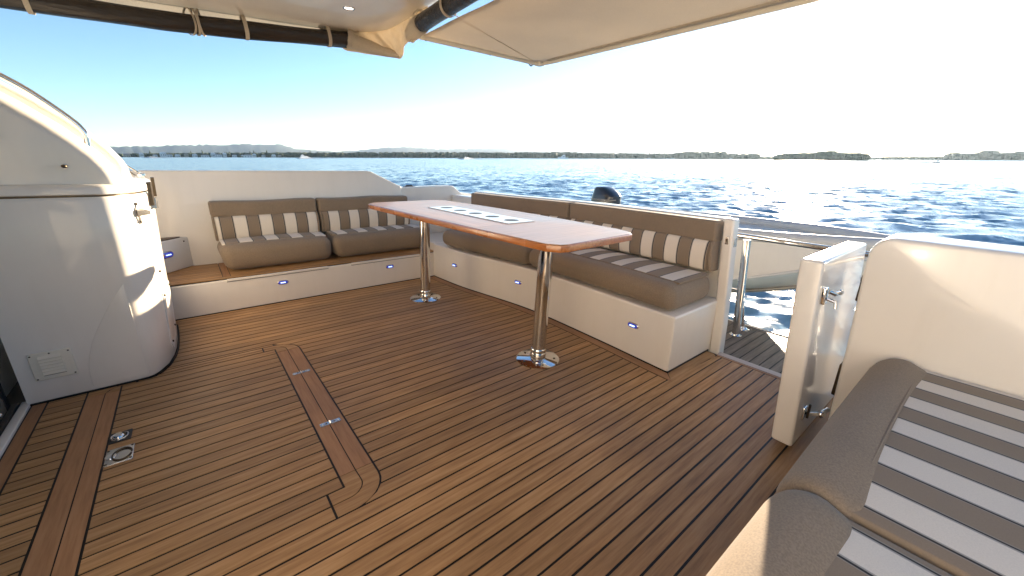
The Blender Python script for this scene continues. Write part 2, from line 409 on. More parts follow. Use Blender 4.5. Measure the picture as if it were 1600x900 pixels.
# ================================================================== BENCH PLINTHS
def led(parent, c, nrm, w=.086, h=.037):
    """capsule courtesy light on a vertical face; nrm is the horizontal normal"""
    n = Vector(nrm).normalized(); t = Vector((-n.y, n.x, 0)); up = Vector((0, 0, 1)); c = Vector(c)
    def cap(w, h, d0, d1, dome=.5):
        rings = []
        for d, s in ((d0, 1), (d0+(d1-d0)*.6, .97), (d1, 1-dome*.35)):
            r = []
            for k in range(24):
                a = 2*math.pi*k/24; cx = (w-h)/2*(1 if math.cos(a) > 0 else -1) if abs(math.cos(a)) > 1e-6 else 0
                r.append(c+n*d+t*(cx*s+h/2*math.cos(a)*s)+up*(h/2*math.sin(a)*s))
            rings.append(r)
        return loft(rings)
    b = obj('step_light', cap(w, h, -.004, .008), M['brushed'], parent)
    obj('lens', cap(w*.86, h*.76, .006, .012), M['led_lens'], b)
    for k in (-1, 0, 1):
        q = c+t*(k*w*.15)
        obj('led', join(ellipsoid(tuple(q+n*.0125), (.008, .008, .005), 8, 5)), M['led'], b)
pb = thing('port_bench_base', 'low cream bench plinth along the far side under two seat cushions, with teak on top', 'bench', (.9, 3.78, 0))
obj('body', rbox(-.72, 2.74, 3.78, 4.40, -.02, .262, .012, 3), M['gel'], pb)
for xa, xb in ((.137, .90), (1.11, 1.815)):
    a = obj('locker_lid', rbox(xa, xb, 3.771, 3.80, .2465, .266, .004), M['gel'], pb)
    obj('lid_gap_shade', box(xa-.003, xb+.003, 3.7765, 3.79, .2425, .2462), M['black'], a)  # black strip added as the dark shadow line under the lid lip
obj('base_seal', box(-.72, 2.0, 3.772, 3.7795, -.002, .006), M['caulk'], pb)
obj('top_caulk', box(-.70, 2.02, 3.786, 4.398, .263, .2675), M['caulk'], pb)
for k in range(11):
    y0 = 3.79+.055*k
    strip([(-.695, y0+.0025), ((.115 if k else 2.0), y0+.0025), ((.115 if k else 2.0), y0+.0525), (-.695, y0+.0525)], M['teak'], pb, 'plank', .264, .275)
for xa, xb in ((.121, .168),):
    strip([(xa, 3.8475), (xb, 3.8475), (xb, 4.39), (xa, 4.39)], M['teak_y'], pb, 'border_board', .264, .275)
strip([(.174, 3.8475), (2.0, 3.8475), (2.0, 4.39), (.174, 4.39)], M['teak'], pb, 'border_board', .264, .2748)
obj('corner_panel', rbox(2.0, 2.74, 3.79, 4.40, .255, .36, .012, 3), M['gel'], pb)
led(pb, (.523, 3.78, .176), (0, -1, 0)); led(pb, (1.482, 3.78, .178), (0, -1, 0))
tb = thing('transom_bench_base', 'taller curved cream bench plinth right of the table with three lit lights', 'bench', (2.2, 2.4, 0))
obj('body', rbox(2.12, 2.70, 1.06, 3.79, -.02, .358, .014, 3, (1, 30, 1), bow), M['gel'], tb)
V_, F_ = box(2.114, 2.125, 1.054, 3.775, -.002, .006); obj('base_seal', rbox(2.114, 2.13, 1.053, 3.775, -.003, .006, .002, 1, (1, 30, 1), bow), M['caulk'], tb)
obj('end_seal', box(2.10, 2.62, 1.0525, 1.0605, -.002, .006), M['caulk'], tb)
def bown(y):
    e = .02; d = (front(y+e)-front(y-e))/(2*e); return (-1, d, 0)
for y, z in ((3.37, .205), (2.52, .213), (1.34, .213)): led(tb, (front(y)-.0005, y, z), bown(y))

# ================================================================== CUSHIONS
def puff(f, c, amp, ax='y'): return f
def seat(name, y0, y1, label, group):
    r = thing(name, label, 'cushion', (2.3, (y0+y1)/2, .36), group)
    fn = bowlean()
    def g(x, y, z):
        t = (y-y0)/(y1-y0); w = (x-2.14)/(.48)
        if z > .5: z += .016*math.sin(math.pi*max(0, min(1, t)))*math.sin(math.pi*max(0, min(1, w)))
        if x < 2.25: x += .02*((.45-z)/.09)**2 if z < .45 else 0
        return fn(x, y, z)
    obj('cushion_body', rbox(2.118, 2.64, y0, y1, .361, .532, .072, 6, (4, 16, 2), g), M['taupe'], r)
    def g2(x, y, z):
        a = g(x, y, .532); return (a[0], a[1], a[2]+(z-.532))
    obj('striped_panel', rbox(2.235, 2.60, y0+.022, y1-.022, .524, .5365, .004, 1, (5, 18, 1), g2), M['stripes'], r, uv=lambda x, y, z: ((y-.9245)/.1985+.0, x))
    obj('piping', tube([g(2.232, y, .5345) for y in np.linspace(y0+.02, y1-.02, 22)], .0035, 6), M['taupe'], r)
seat('seat_cushion', 1.066, 2.44, 'striped seat cushion on the transom bench, nearest the open gate', 'transom bench seat cushions')
seat('seat_cushion', 2.45, 3.63, 'taupe seat cushion on the transom bench, hidden largely behind the table', 'transom bench seat cushions')
def back(name, y0, y1, label, group):
    r = thing(name, label, 'cushion', (2.65, (y0+y1)/2, .54), group); fn = bowlean()
    def g(x, y, z): return fn(x, y, z)
    obj('head_band', rbox(2.615, 2.735, y0, y1, .735, .878, .022, 4, (1, 16, 1), g), M['taupe'], r)
    def g2(x, y, z):
        k = max(0, min(1, (z-.54)/.21)); x -= .028*math.sin(math.pi*k)**.6 if x < 2.66 else 0
        return fn(x, y, z)
    obj('striped_roll', rbox(2.613, 2.70, y0+.028, y1-.028, .545, .748, .02, 3, (1, 16, 8), g2), M['stripes'], r, uv=lambda x, y, z: ((y-.9245-.0)/.1985, z))
    for s0, s1 in ((y0, y0+.030), (y1-.030, y1)):
        obj('side_panel', rbox(2.609, 2.705, s0, s1, .545, .748, .014, 3, (1, 1, 8), g2), M['taupe'], r)
back('back_cushion', 1.075, 2.445, 'long back cushion with striped roll behind the table, ending at the open gate', 'transom bench back cushions')
back('back_cushion', 2.455, 3.80, 'back cushion on the transom, farther end, showing above the table', 'transom bench back cushions')
def pseat(x0, x1, label, puffy):
    r = thing('seat_cushion', label, 'cushion', ((x0+x1)/2, 4.1, .275), 'port bench seat cushions')
    def g(x, y, z):
        t = max(0, min(1, (x-x0)/(x1-x0))); w_ = max(0, min(1, (y-3.95)/.4))
        if z > .45: z += .014*math.sin(math.pi*t)*math.sin(math.pi*w_)
        if y < 4.05: y += .09*max(0, (.40-z)/.13)**1.3*.4 - (.010*math.sin(math.pi*t) if z > .3 else 0)
        if t < .1: x += .03*max(0, (.42-z)/.15)
        return (x, y, z)
    obj('cushion_body', rbox(x0, x1, 3.925, 4.38, .2765, .503, .075, 6, (14, 4, 3), g), M['taupe'], r)
    def g2(x, y, z):
        a = g(x, y, .503); return (x, a[1], a[2]+(z-.503))
    obj('striped_panel', rbox(x0+.025, x1-.025, 4.03, 4.36, .494, .508, .004, 1, (14, 4, 1), g2), M['stripes'], r, uv=lambda x, y, z: ((x-.237)/.1985, y))
pseat(.135, 1.002, 'taupe seat cushion on the far bench, left one beside the bare teak', 0)
pseat(1.012, 2.0, 'taupe seat cushion on the far bench, right one behind the table leg', 0)
def pback(x0, x1, label):
    r = thing('back_cushion', label, 'cushion', ((x0+x1)/2, 4.33, .49), 'port bench back cushions')
    obj('head_band', rbox(x0, x1, 4.275, 4.40, .695, .829, .022, 4, (12, 1, 1), lambda x, y, z: (x, y, z+.004*math.sin(9*x))), M['taupe'], r)
    def g2(x, y, z):
        k = max(0, min(1, (z-.49)/.215)); y -= .034*math.sin(math.pi*k)**.6 if y < 4.31 else 0
        return (x, y, z)
    obj('striped_roll', rbox(x0+.016, x1-.016, 4.272, 4.37, .492, .706, .02, 3, (14, 1, 8), g2), M['stripes'], r, uv=lambda x, y, z: ((x-.237)/.1985, z))
    for s0, s1 in ((x0+.002, x0+.018), (x1-.018, x1-.002)):
        obj('side_panel', rbox(s0, s1, 4.271, 4.372, .494, .706, .008, 2, (1, 1, 8), g2), M['taupe'], r)
pback(.135, .985, 'striped back cushion against the far bulwark, left of the pair')
pback(1.0, 1.945, 'striped back cushion against the far bulwark, right of the pair, partly behind the table')

# ================================================================== WALLS ROUND THE COCKPIT
bw = thing('port_bulwark', 'smooth cream bulwark behind the far bench with a sloping step in its top', 'wall', (.6, 4.46, 0))
obj('panel', prism([(-1.9, -.3), (1.93, -.3), (1.93, .925), (1.885, .94), (1.60, 1.082), (1.56, 1.090), (-1.9, 1.078)], 4.402, 4.52, 'y', .012, 3), M['gel'], bw)
obj('quarter_panel', loft([[(x, y, z) for x, y, z in r] for r in (
    [(1.925, 4.405, -.3), (1.925, 4.52, -.3), (1.925, 4.52, .912), (1.925, 4.417, .912), (1.925, 4.405, .90)],
    [(2.60, 4.432, -.3), (2.60, 4.54, -.3), (2.60, 4.54, .921), (2.60, 4.444, .921), (2.60, 4.432, .909)],
    [(2.635, 4.434, -.3), (2.635, 4.54, -.3), (2.635, 4.54, .912), (2.635, 4.446, .912), (2.635, 4.434, .90)],
    [(2.74, 4.434, -.3), (2.74, 4.54, -.3), (2.74, 4.54, .83), (2.74, 4.446, .83), (2.74, 4.434, .82)],
    [(2.90, 4.434, -.3), (2.90, 4.54, -.3), (2.90, 4.54, .815), (2.90, 4.446, .815), (2.90, 4.434, .805)])]), M['gel_white'], bw)
obj('fairlead', join(tube([(2.02, 4.49, .916), (2.03, 4.49, .926), (2.10, 4.49, .926), (2.11, 4.49, .916)], .006, 8), rbox(1.99, 2.14, 4.475, 4.505, .908, .918, .005)), M['dark_metal'], bw)
tw = thing('transom_wall', 'low cream transom wall behind the right bench, ending in a post', 'wall', (2.8, 2.5, 0))
obj('wall', rbox(2.728, 2.86, 1.075, 3.90, -.3, .886, .018, 3, (1, 30, 1), bowlean()), M['gel'], tw)
obj('low_wall', rbox(2.60, 2.73, 3.86, 4.43, -.3, .812, .018, 3), M['gel_white'], tw)
obj('gate_post', rbox(2.64, 2.725, .985, 1.052, -.15, .896, .014, 3, (1, 1, 3), lambda x, y, z: (x-.0*z, y+.075*max(z, 0), z)), M['gel'], tw)
a = obj('strike_plate', box(2.661, 2.705, .982, .9845, .72, .775, lean), M['brushed'], tw)
a = obj('latch_plate', rbox(2.636, 2.642, 1.006, 1.028, .735, .785, .002, f=lean), M['brushed'], tw)
obj('latch_slot', rbox(2.633, 2.637, 1.011, 1.023, .752, .770, .001, f=lean), M['dark_metal'], a)

# starboard half of the transom
sb = thing('starboard_transom_block', 'broad cream transom block on the right behind the striped foreground seat', 'wall', (2.15, -.5, 0))
obj('block', prism([(.262, -.02), (.280, .50), (.298, .84), (.298, .90), (.290, .930), (.272, .952), (.245, .964), (-1.4, .952), (-1.4, -.02)], 2.03, 2.26, 'x', .016, 4), M['gel'], sb)
obj('outer_skin', rbox(2.261, 2.62, -1.4, .20, -.3, .60, .02), M['gel'], sb)
for z0, z1 in ((.66, .78), (.20, .36)): obj('rubber_stop', rbox(2.19, 2.25, .27+.03*z0, .300+.03*z0, z0, z1, .006), M['dark_metal'], sb)

# gate leaf, swung open against the block
gt = thing('transom_gate', 'narrow cream gate leaf standing open edge-on beside the foreground seat', 'gate', (2.2, .38, 0))
def glean(x, y, z): return (x, y+.082*z, z)
obj('leaf', rbox(1.885, 2.67, .335, .418, .03, .852, .012, 3, (1, 1, 3), lambda x, y, z: glean(x+(z-.03)*.06*(1-(x-1.885)/.715), y, z)), M['gel'], gt)
# catch near the top, hold-back latch near the foot (both on the inner face)
def at_gate(x, z): return (x, .335+.082*z, z)
a = obj('latch', rbox(1.948, 1.985, .317, .336, .675, .745, .004, f=glean), M['chrome'], gt)
c = at_gate(1.966, .725)
obj('latch_bolt', tube([(1.953, c[1]-.026, .735), (1.962, c[1]-.045, .728), (2.012, c[1]-.048, .726)], .0085, 10), M['chrome'], a)
obj('latch_knob', ellipsoid((2.016, c[1]-.048, .726), (.012, .012, .012)), M['chrome'], a)
obj('latch_arm', tube([(1.967, c[1]-.02, .70), (1.976, c[1]-.05, .69), (1.97, c[1]-.055, .665)], .007, 8), M['brushed'], a)
c = at_gate(2.02, .19)
a = obj('hold_back', rbox(1.955, 1.995, c[1]-.012, c[1]+.002, .14, .20, .004), M['chrome'], gt)
obj('hold_back_bar', tube([(1.975, c[1]-.018, .17), (2.02, c[1]-.05, .168), (2.10, c[1]-.065, .166)], .010, 10), M['chrome'], a)
obj('hold_back_knob', ellipsoid((2.03, c[1]-.056, .167), (.018, .018, .018)), M['chrome'], a)
obj('hold_back_pin', tube([(1.968, c[1]-.022, .155), (1.968, c[1]-.022, .222)], .005, 8), M['dark_metal'], a)
obj('hinge_rod', tube([(2.606, .40, .10), (2.606, .455, .82)], .012, 10), M['chrome'], gt)

# ================================================================== TABLE
TZ = .857
out = [(1.150, 3.27), (1.158, 3.335), (1.225, 3.405), (1.80, 3.415), (1.895, 3.34), (1.925, 2.8), (1.935, 2.3), (1.92, 1.8), (1.893, 1.36), (1.868, 1.27), (1.81, 1.215), (1.30, 1.195), (1.262, 1.205), (1.222, 1.265), (1.196, 1.8), (1.178, 2.3), (1.160, 2.8)]
tt = thing('cockpit_table', 'long varnished wooden table with clipped corners on two steel pedestals', 'table', (1.56, 2.4, 0))
top = obj('tabletop', prism(out, TZ-.036, TZ-.002, 'z', .005, 2), M['table_rim'], tt)
def inset(poly, d):
    cx, cy = 1.55, 2.31; P = []
    for x, y in poly:
        P.append((cx+(x-cx)*(1-d/.38), cy+(y-cy)*(1-d/1.1)))
    return P
inn = inset(out, .010)
def clip(poly, ax, v, keep):
    o = []; n = len(poly)
    for i in range(n):
        a, b = poly[i], poly[(i+1) % n]; fa, fb = (a[ax]-v)*keep, (b[ax]-v)*keep
        if fa >= 0: o.append(a)
        if fa*fb < 0: t = fa/(fa-fb); o.append((a[0]+(b[0]-a[0])*t, a[1]+(b[1]-a[1])*t))
    return o
g_ = .0008
frame = inset(out, .055)
def ring_pieces():
    # border veneer: far, near, and two ends as four boards round the inner field
    bx0, bx1, by0, by1 = 1.235, 1.865, 1.30, 3.32
    near = clip(inn, 0, bx0, -1); farb = clip(inn, 0, bx1, 1)
    endl = clip(clip(clip(inn, 1, by1, 1), 0, bx0+g_, 1), 0, bx1-g_, -1); endr = clip(clip(clip(inn, 1, by0, -1), 0, bx0+g_, 1), 0, bx1-g_, -1)
    return near, farb, endl, endr
for p, mm in zip(ring_pieces(), ('veneer_y', 'veneer_y', 'veneer_x', 'veneer_x')):
    obj('veneer_border', prism(p, TZ-.004, TZ, 'z'), M[mm], top, smooth=False)
def rect(a, b, c, d): return [(a+g_, c+g_), (b-g_, c+g_), (b-g_, d-g_), (a+g_, d-g_)]
for p, mm in ((rect(1.235, 1.865, 2.84, 3.32), 'veneer_x'), (rect(1.235, 1.865, 1.30, 1.83), 'veneer_x'), (rect(1.235, 1.455, 1.83, 2.84), 'veneer_y'), (rect(1.665, 1.865, 1.83, 2.84), 'veneer_y')):
    obj('veneer_panel', prism(p, TZ-.004, TZ-.0002, 'z'), M[mm], top, smooth=False)
# white cup holder insert with five real openings
def cup_plate():
    bm = bmesh.new(); x0, x1, y0, y1 = 1.456, 1.664, 1.832, 2.838; zc = TZ+.004; xc = (x0+x1)/2; n5 = 5; dy = (y1-y0)/n5
    for k in range(n5):
        a0, a1 = y0+dy*k, y0+dy*(k+1); cy = (a0+a1)/2; nn = 32; rr = .048
        inner = [bm.verts.new((xc+rr*math.cos(2*math.pi*i/nn), cy+rr*math.sin(2*math.pi*i/nn), zc)) for i in range(nn)]
        outer = []
        for i in range(nn):
            c_, s_ = math.cos(2*math.pi*i/nn), math.sin(2*math.pi*i/nn); t = min((x1-x0)/2/max(abs(c_), 1e-6), dy/2/max(abs(s_), 1e-6))
            outer.append(bm.verts.new((xc+c_*t, cy+s_*t, zc)))
        low = [bm.verts.new((v.co.x, v.co.y, TZ-.05)) for v in inner]
        for i in range(nn):
            j = (i+1) % nn; bm.faces.new((inner[i], inner[j], outer[j], outer[i])); bm.faces.new((inner[i], low[i], low[j], inner[j]))
        bm.faces.new(low)
    bmesh.ops.remove_doubles(bm, verts=bm.verts, dist=1e-5); return bm
ci = obj('cup_holder_panel', cup_plate(), M['gel_white'], tt)
obj('panel_edge', join(*[box(*b_) for b_ in ((1.4545, 1.4565, 1.832, 2.838, TZ-.003, TZ+.0035), (1.6635, 1.6655, 1.832, 2.838, TZ-.003, TZ+.0035), (1.4565, 1.6635, 1.8305, 1.8325, TZ-.003, TZ+.0035), (1.4565, 1.6635, 2.8375, 2.8395, TZ-.003, TZ+.0035))]), M['gel_white'], ci)
for k in range(5):
    cy = 1.832+.2012*(k+.5)
    obj('cup_liner', lathe([(.0478, .0038), (.0465, -.045), (.0, -.046)], (1.56, cy, TZ), 24), M['black'], ci)  # black liner colour stands for the shade down inside the cup holes
for lx, ly in ((1.584, 1.662), (1.553, 3.156)):
    dx, dy = .018, -.018                                              # the pedestals stand a hair out of plumb
    lg = obj('pedestal_leg', loft([[(lx+dx*z/.82+.0445*math.cos(t), ly+dy*z/.82+.0445*math.sin(t), z) for t in np.linspace(0, 2*math.pi, 36, endpoint=False)] for z in (.02, .3, .6, .821)]), M['chrome'], tt)
    obj('collar', lathe([(.046, .012), (.050, .016), (.050, .040), (.0475, .044), (.0475, .050), (.050, .054), (.050, .078), (.046, .084)], (lx, ly, 0), 36), M['chrome'], lg)
    fl = obj('flange', lathe([(.138, .001), (.138, .007), (.132, .011), (.06, .013), (.05, .017), (.04, .018)], (lx, ly, 0), 48), M['chrome'], lg)
    obj('top_flange', lathe([(.05, 0), (.12, .002), (.12, .012), (.04, .013)], (lx+dx, ly+dy, TZ-.050), 32), M['brushed'], lg)
    for k in range(5):
        a_ = 2*math.pi*k/5+.5; bpy_ = lathe([(.0, .0155), (.006, .015), (.008, .012)], (lx+.105*math.cos(a_), ly+.105*math.sin(a_), 0), 10)
        obj('screw', bpy_, M['dark_metal'], lg)

# ================================================================== FOREGROUND SEAT (starboard)
ss = thing('starboard_bench_base', 'cream bench plinth under the striped foreground seat', 'bench', (1.0, -.4, 0))
obj('body', rbox(-.15, 2.026, -1.3, .10, -.01, .30, .014), M['gel'], ss)
def sseat(x0, x1, label, rad=.085):
    r = thing('seat_cushion', label, 'cushion', ((x0+x1)/2, -.3, .30), 'starboard bench seat cushions')
    # bolster: cross-section in y-z, lofted along x with rounded ends
    prof = []
    for t in np.linspace(-95, 100, 16):
        a = R_(t); prof.append((.105+.085*math.cos(a)*(1 if t > 0 else .95), .432+.098*math.sin(a)*(1. if t > 0 else 1.25)))
    prof = [(.03, .305)]+prof+[(.036, .508), (.02, .49), (.02, .33)]
    cy, cz = .08, .42; rings = []
    for u, k in ((0, .80), (.006, .885), (.016, .945), (.032, .982), (.055, 1), (.3, 1.012), (.5, 1.016), (.7, 1.012), (1-.055, 1), (1-.032, .982), (1-.016, .945), (1-.006, .885), (1, .80)):
        x = x0+(x1-x0)*u if .055 <= u <= .945 else (x0+u*1.05 if u < .5 else x1-(1-u)*1.05)
        rings.append([(x, cy+(y-cy)*k, cz+(z-cz)*(1-(1-k)*.8)) for y, z in prof])
    obj('bolster', loft(rings), M['taupe'], r, angle=60)
    def g(x, y, z):
        t = max(0, min(1, (x-x0)/(x1-x0)))
        if z > .42: z += .010*math.sin(math.pi*t)
        return (x, y, z)
    obj('striped_panel', rbox(x0+.003, x1-.003, -1.25, .058, .31, .506, .012, 4, (12, 8, 1), g), M['stripes'], r, uv=lambda x, y, z: ((x-1.3685)/.1905, y), angle=60)
    obj('seam', tube([g(x, .056, .508) for x in np.linspace(x0+.03, x1-.03, 16)], .0024, 6), M['taupe'], r)
sseat(.978, 2.022, 'long striped foreground seat cushion with taupe bolster, against the transom block')
sseat(-.10, .972, 'striped seat cushion at the bottom right corner, its bolster lit by the sun')

# ================================================================== CONSOLE ON THE LEFT
co = thing('cockpit_console', 'tall glossy cream moulded console on the left with vent grille and rounded corner', 'console', (-.5, 3.2, 0))
def cplan(t, grow=0.):
    lo = [(-.79, 2.80), (-.72, 2.80), (-.55, 2.80), (-.40, 2.80), (-.335, 2.802), (-.312, 2.812), (-.285, 2.85), (-.252, 2.93), (-.230, 3.04), (-.218, 3.16), (-.214, 3.32), (-.216, 3.5), (-.222, 3.66), (-.24, 3.72), (-.79, 3.72)]
    hi = [(-.79, 2.80), (-.72, 2.80), (-.55, 2.80), (-.40, 2.80), (-.330, 2.802), (-.302, 2.812), (-.262, 2.85), (-.212, 2.93), (-.176, 3.04), (-.158, 3.16), (-.157, 3.32), (-.170, 3.5), (-.19, 3.66), (-.21, 3.72), (-.79, 3.72)]
    return [(a[0]+(b[0]-a[0])*t+(grow if a[0] > -.7 else 0), a[1]+(b[1]-a[1])*t-(grow if a[1] < 3.5 else 0)) for a, b in zip(lo, hi)]
def cring(z, grow=0.): return [(x, y, z) for x, y in cplan(z/1.0, grow)]
obj('body', loft([cring(z, g) for z, g in ((0.004, -.008), (.015, 0), (.25, 0), (.5, 0), (.75, 0), (.985, 0), (1.0, -.006))]), M['gel'], co, angle=50)
obj('base_seal', loft([cring(z, .004) for z in (-.004, .007)]), M['caulk'], co)
obj('seam_gap', loft([cring(z, -.010) for z in (.998, 1.012)]), M['dark_metal'], co)
lid = obj('lid', loft([cring(z, g) for z, g in ((1.009, -.002), (1.013, .004), (1.042, .004), (1.054, -.002), (1.060, -.014))]), M['gel'], co, angle=50)
def offp(P, d):
    out = []
    for i, p in enumerate(P):
        a = Vector(P[max(i-1, 0)]); b = Vector(P[min(i+1, len(P)-1)]); t = (b-a).normalized(); out.append((p[0]+t[1]*d*-1, p[1]+t[0]*d))
    return out
prof = [(-1.5, 2.06), (-1.1, 1.82), (-.80, 1.62), (-.66, 1.522), (-.53, 1.428), (-.43, 1.342), (-.36, 1.270), (-.305, 1.205), (-.272, 1.150), (-.255, 1.105), (-.247, 1.057)]
def cowl_rings(prof, y0, y1, r=.05):
    rings = []
    n = 6
    for k in range(n+1):
        a = math.pi/2*k/n; d = -r*(1-math.sin(a)); y = y0+r*(1-math.cos(a))
        rings.append((offp(prof, d), y))
    for k in range(n+1):
        a = math.pi/2*(1-k/n); rings.append((offp(prof, -r*(1-math.sin(a))), y1-r*(1-math.cos(a))))
    return [[(x, y, max(z, 1.057)) for x, z in p]+[(-1.5, y, 1.057)] for p, y in rings]
obj('cowling', loft(cowl_rings(prof, 2.835, 3.06, .055)), M['gel'], co, angle=50)
prof2 = [(x+.028, z+.030) for x, z in prof[:-1]]+[(-.236, 1.07), (-.232, 1.057)]
obj('inner_moulding', loft(cowl_rings(prof2, 3.062, 3.20, .03)), M['gel'], co, angle=50)
prof3 = [(x+.012, z+.012) for x, z in prof[:-1]]+[(-.236, 1.07), (-.234, 1.057)]
obj('outer_moulding', loft(cowl_rings(prof3, 3.205, 3.42, .04)), M['gel'], co, angle=50)
rp = smooth_path([(-1.3, 2.93, 1.99), (-.9, 2.93, 1.755), (-.68, 2.93, 1.615), (-.548, 2.93, 1.522), (-.484, 2.93, 1.474), (-.42, 2.93, 1.412), (-.362, 2.93, 1.348), (-.340, 2.93, 1.312), (-.332, 2.93, 1.285), (-.335, 2.93, 1.235)], 6)
obj('handrail', tube(rp, .0125, 12), M['chrome'], co)
# curved relief panel on the front
curve = [(-.556, .030), (-.552, .12), (-.535, .20), (-.51, .27), (-.475, .34), (-.435, .41), (-.385, .49), (-.335, .56)]
obj('relief_panel', prism(curve+[(-.335, .03)], 2.7965, 2.803, 'y', .0022, 2), M['gel'], co)
# side access panel on the rounded corner
def side(y, z, o=.0): 
    pl = cplan(z); ysv = [p[1] for p in pl[4:13]]; xsv = [p[0] for p in pl[4:13]]
    return (float(np.interp(y, ysv, xsv))+o, y, z)
rings = []
ap = [(3.02, .10), (3.06, .05), (3.2, .08), (3.34, .18), (3.42, .30), (3.42, .40), (3.02, .42)]
rings = [[side(y, z, o) for y, z in ap] for o in (-.006, .004)]
a = obj('access_panel', loft(rings), M['gel_white'], co)
for y, z in ((3.05, .40), (3.39, .38), (3.06, .10), (3.25, .14), (3.04, .55), (3.36, .58)): obj('screw', ellipsoid(side(y, z, .004), (.005, .007, .007), 8, 5), M['dark_metal'], a)
obj('drain_button', ellipsoid((-.420, 2.812, 1.142), (.011, .014, .008), 12, 8), M['dark_metal'], co)
# vent grille
vt = obj('vent_grille', rbox(-.735, -.589, 2.789, 2.802, .122, .266, .004), M['plastic'], co)
def louvre(z): return join(loft([[(x, 2.7885, z-.008), (x, 2.781, z-.006), (x, 2.7800, z-.002), (x, 2.7885, z+.010)] for x in (-.703, -.624)]))
for k in range(6):
    obj('louvre', louvre(.155+.0165*k), M['plastic'], vt, smooth=False); obj('slot', box(-.702, -.625, 2.7872, 2.7888, .155+.0165*k-.0105, .155+.0165*k-.0085), M['dark_metal'], vt, smooth=False)
for x, z in ((-.726, .256), (-.598, .256), (-.726, .132), (-.598, .132), (-.662, .258)): obj('screw', ellipsoid((x, 2.7885, z), (.004, .003, .004), 8, 5), M['dark_metal'], vt)
# hinge clasp and bottle hook on the sunlit corner
def onside(y, z, o): p = side(y, z, o); return Vector(p)
a = obj('clasp', loft([[onside(3.10+dy, z, .004+o) for dy, o in ((-.018, 0), (.018, 0), (.018, .016), (-.018, .016))] for z in (.925, .94, 1.0, 1.055)]), M['dark_metal'], co)
obj('clasp_foot', loft([[onside(3.13+dy, z, .004+o) for dy, o in ((-.024, 0), (.024, 0), (.020, .022), (-.020, .022))] for z in (.905, .915, .95, .965)]), M['brushed'], a)
obj('clasp', loft([[onside(3.40+dy, z, .004+o) for dy, o in ((-.03, 0), (.03, 0), (.03, .016), (-.03, .016))] for z in (.955, .965, 1.02, 1.07)]), M['dark_metal'], co)
h0 = onside(2.915, .905, .004)
a = obj('bottle_opener', loft([[h0+Vector((0, dy, dz)), h0+Vector((.004, dy-.004, dz))] + [h0+Vector((.010, dy+.008, dz))] for dy, dz in ((.0, .055), (.008, .04), (-.004, .02), (-.008, 0), (.0, -.03), (.006, -.05), (.012, -.06))]), M['hook_white'], co)
obj('opener_lip', loft([[h0+Vector((.004, -.016, .014)), h0+Vector((.004, -.014, -.018)), h0+Vector((.004, .03, -.016)), h0+Vector((.004, .03, .024))], [h0+Vector((.052, .022, .006)), h0+Vector((.052, .022, -.012)), h0+Vector((.052, .042, -.012)), h0+Vector((.052, .042, .004))]]), M['hook_white'], a)
for dz in (.045, -.048): obj('screw', ellipsoid(tuple(h0+Vector((.008, .004, dz))), (.004, .006, .006), 8, 5), M['dark_metal'], a)
obj('stay', tube([(-.262, 3.42, 1.15), (-.205, 3.62, 1.082)], .006, 8), M['chrome'], co)
obj('stay', tube([(-.272, 3.42, 1.13), (-.235, 3.60, 1.075)], .004, 8), M['dark_metal'], co)
obj('glass_foot', rbox(-.225, -.185, 3.60, 3.64, 1.055, 1.086, .006), M['chrome'], co)

# side pod with a lamp behind the console
po = thing('side_step', 'small white angled step box behind the console with one blue light', 'step', (-.3, 4.3, .275))
obj('body', prism([(-.052, 4.40), (-.066, 4.385), (-.249, 4.175), (-.45, 3.95), (-.71, 3.95), (-.71, 4.40)], .2755, .535, 'z', .012, 3), M['gel_white'], po)
obj('top_tread', prism([(-.10, 4.37), (-.135, 4.33), (-.27, 4.18), (-.45, 3.985), (-.68, 3.985), (-.68, 4.37)], .5352, .545, 'z', .003, 1), M['teak_grey'], po)
obj('hook_eye', ellipsoid((-.083, 4.352, .505), (.006, .006, .006), 8, 5), M['dark_metal'], po)
led(po, (-.205, 4.222, .425), (.75, -.66, 0), .115, .058)

# ================================================================== SALOON DOOR (left edge)
dr = thing('saloon_door', 'dark glass sliding door in a grey metal frame at the left edge', 'door', (-.86, 1.2, 0))
obj('sill', rbox(-.818, -.782, -1.2, 2.845, -.02, .012, .004), M['gel_white'], dr)
obj('track', rbox(-.846, -.821, .80, 2.83, -.02, .020, .003), M['black'], dr)
obj('bottom_rail', rbox(-.872, -.848, .80, 2.775, .0, .085, .006), M['grey_metal'], dr)
obj('gasket', rbox(-.868, -.8615, .80, 2.775, .086, .11, .003), M['black'], dr)
obj('glass', box(-.868, -.860, .80, 2.76, .11, 1.95), M['glass_dark'], dr)
obj('stile', rbox(-.874, -.846, 2.776, 2.815, .0, 1.98, .005), M['black'], dr)
obj('knob', ellipsoid((-.840, 2.655, .052), (.012, .011, .011), 12, 8), M['chrome'], dr)
cw = thing('cabin_bulkhead', 'cabin wall around the saloon door, at the left edge', 'wall', (-1.0, 2.0, 0))
obj('panel', box(-1.02, -.90, 2.82, 4.40, -.1, 1.058), M['gel'], cw); obj('header', box(-1.02, -.88, -2.2, 2.82, 1.985, 2.09), M['gel'], cw)
obj('panel', rbox(-1.02, -.85, -2.2, .79, -.1, 1.98, .02), M['gel'], cw)  # out of view; widened so the sunlit cream bounces warm light into the cockpit

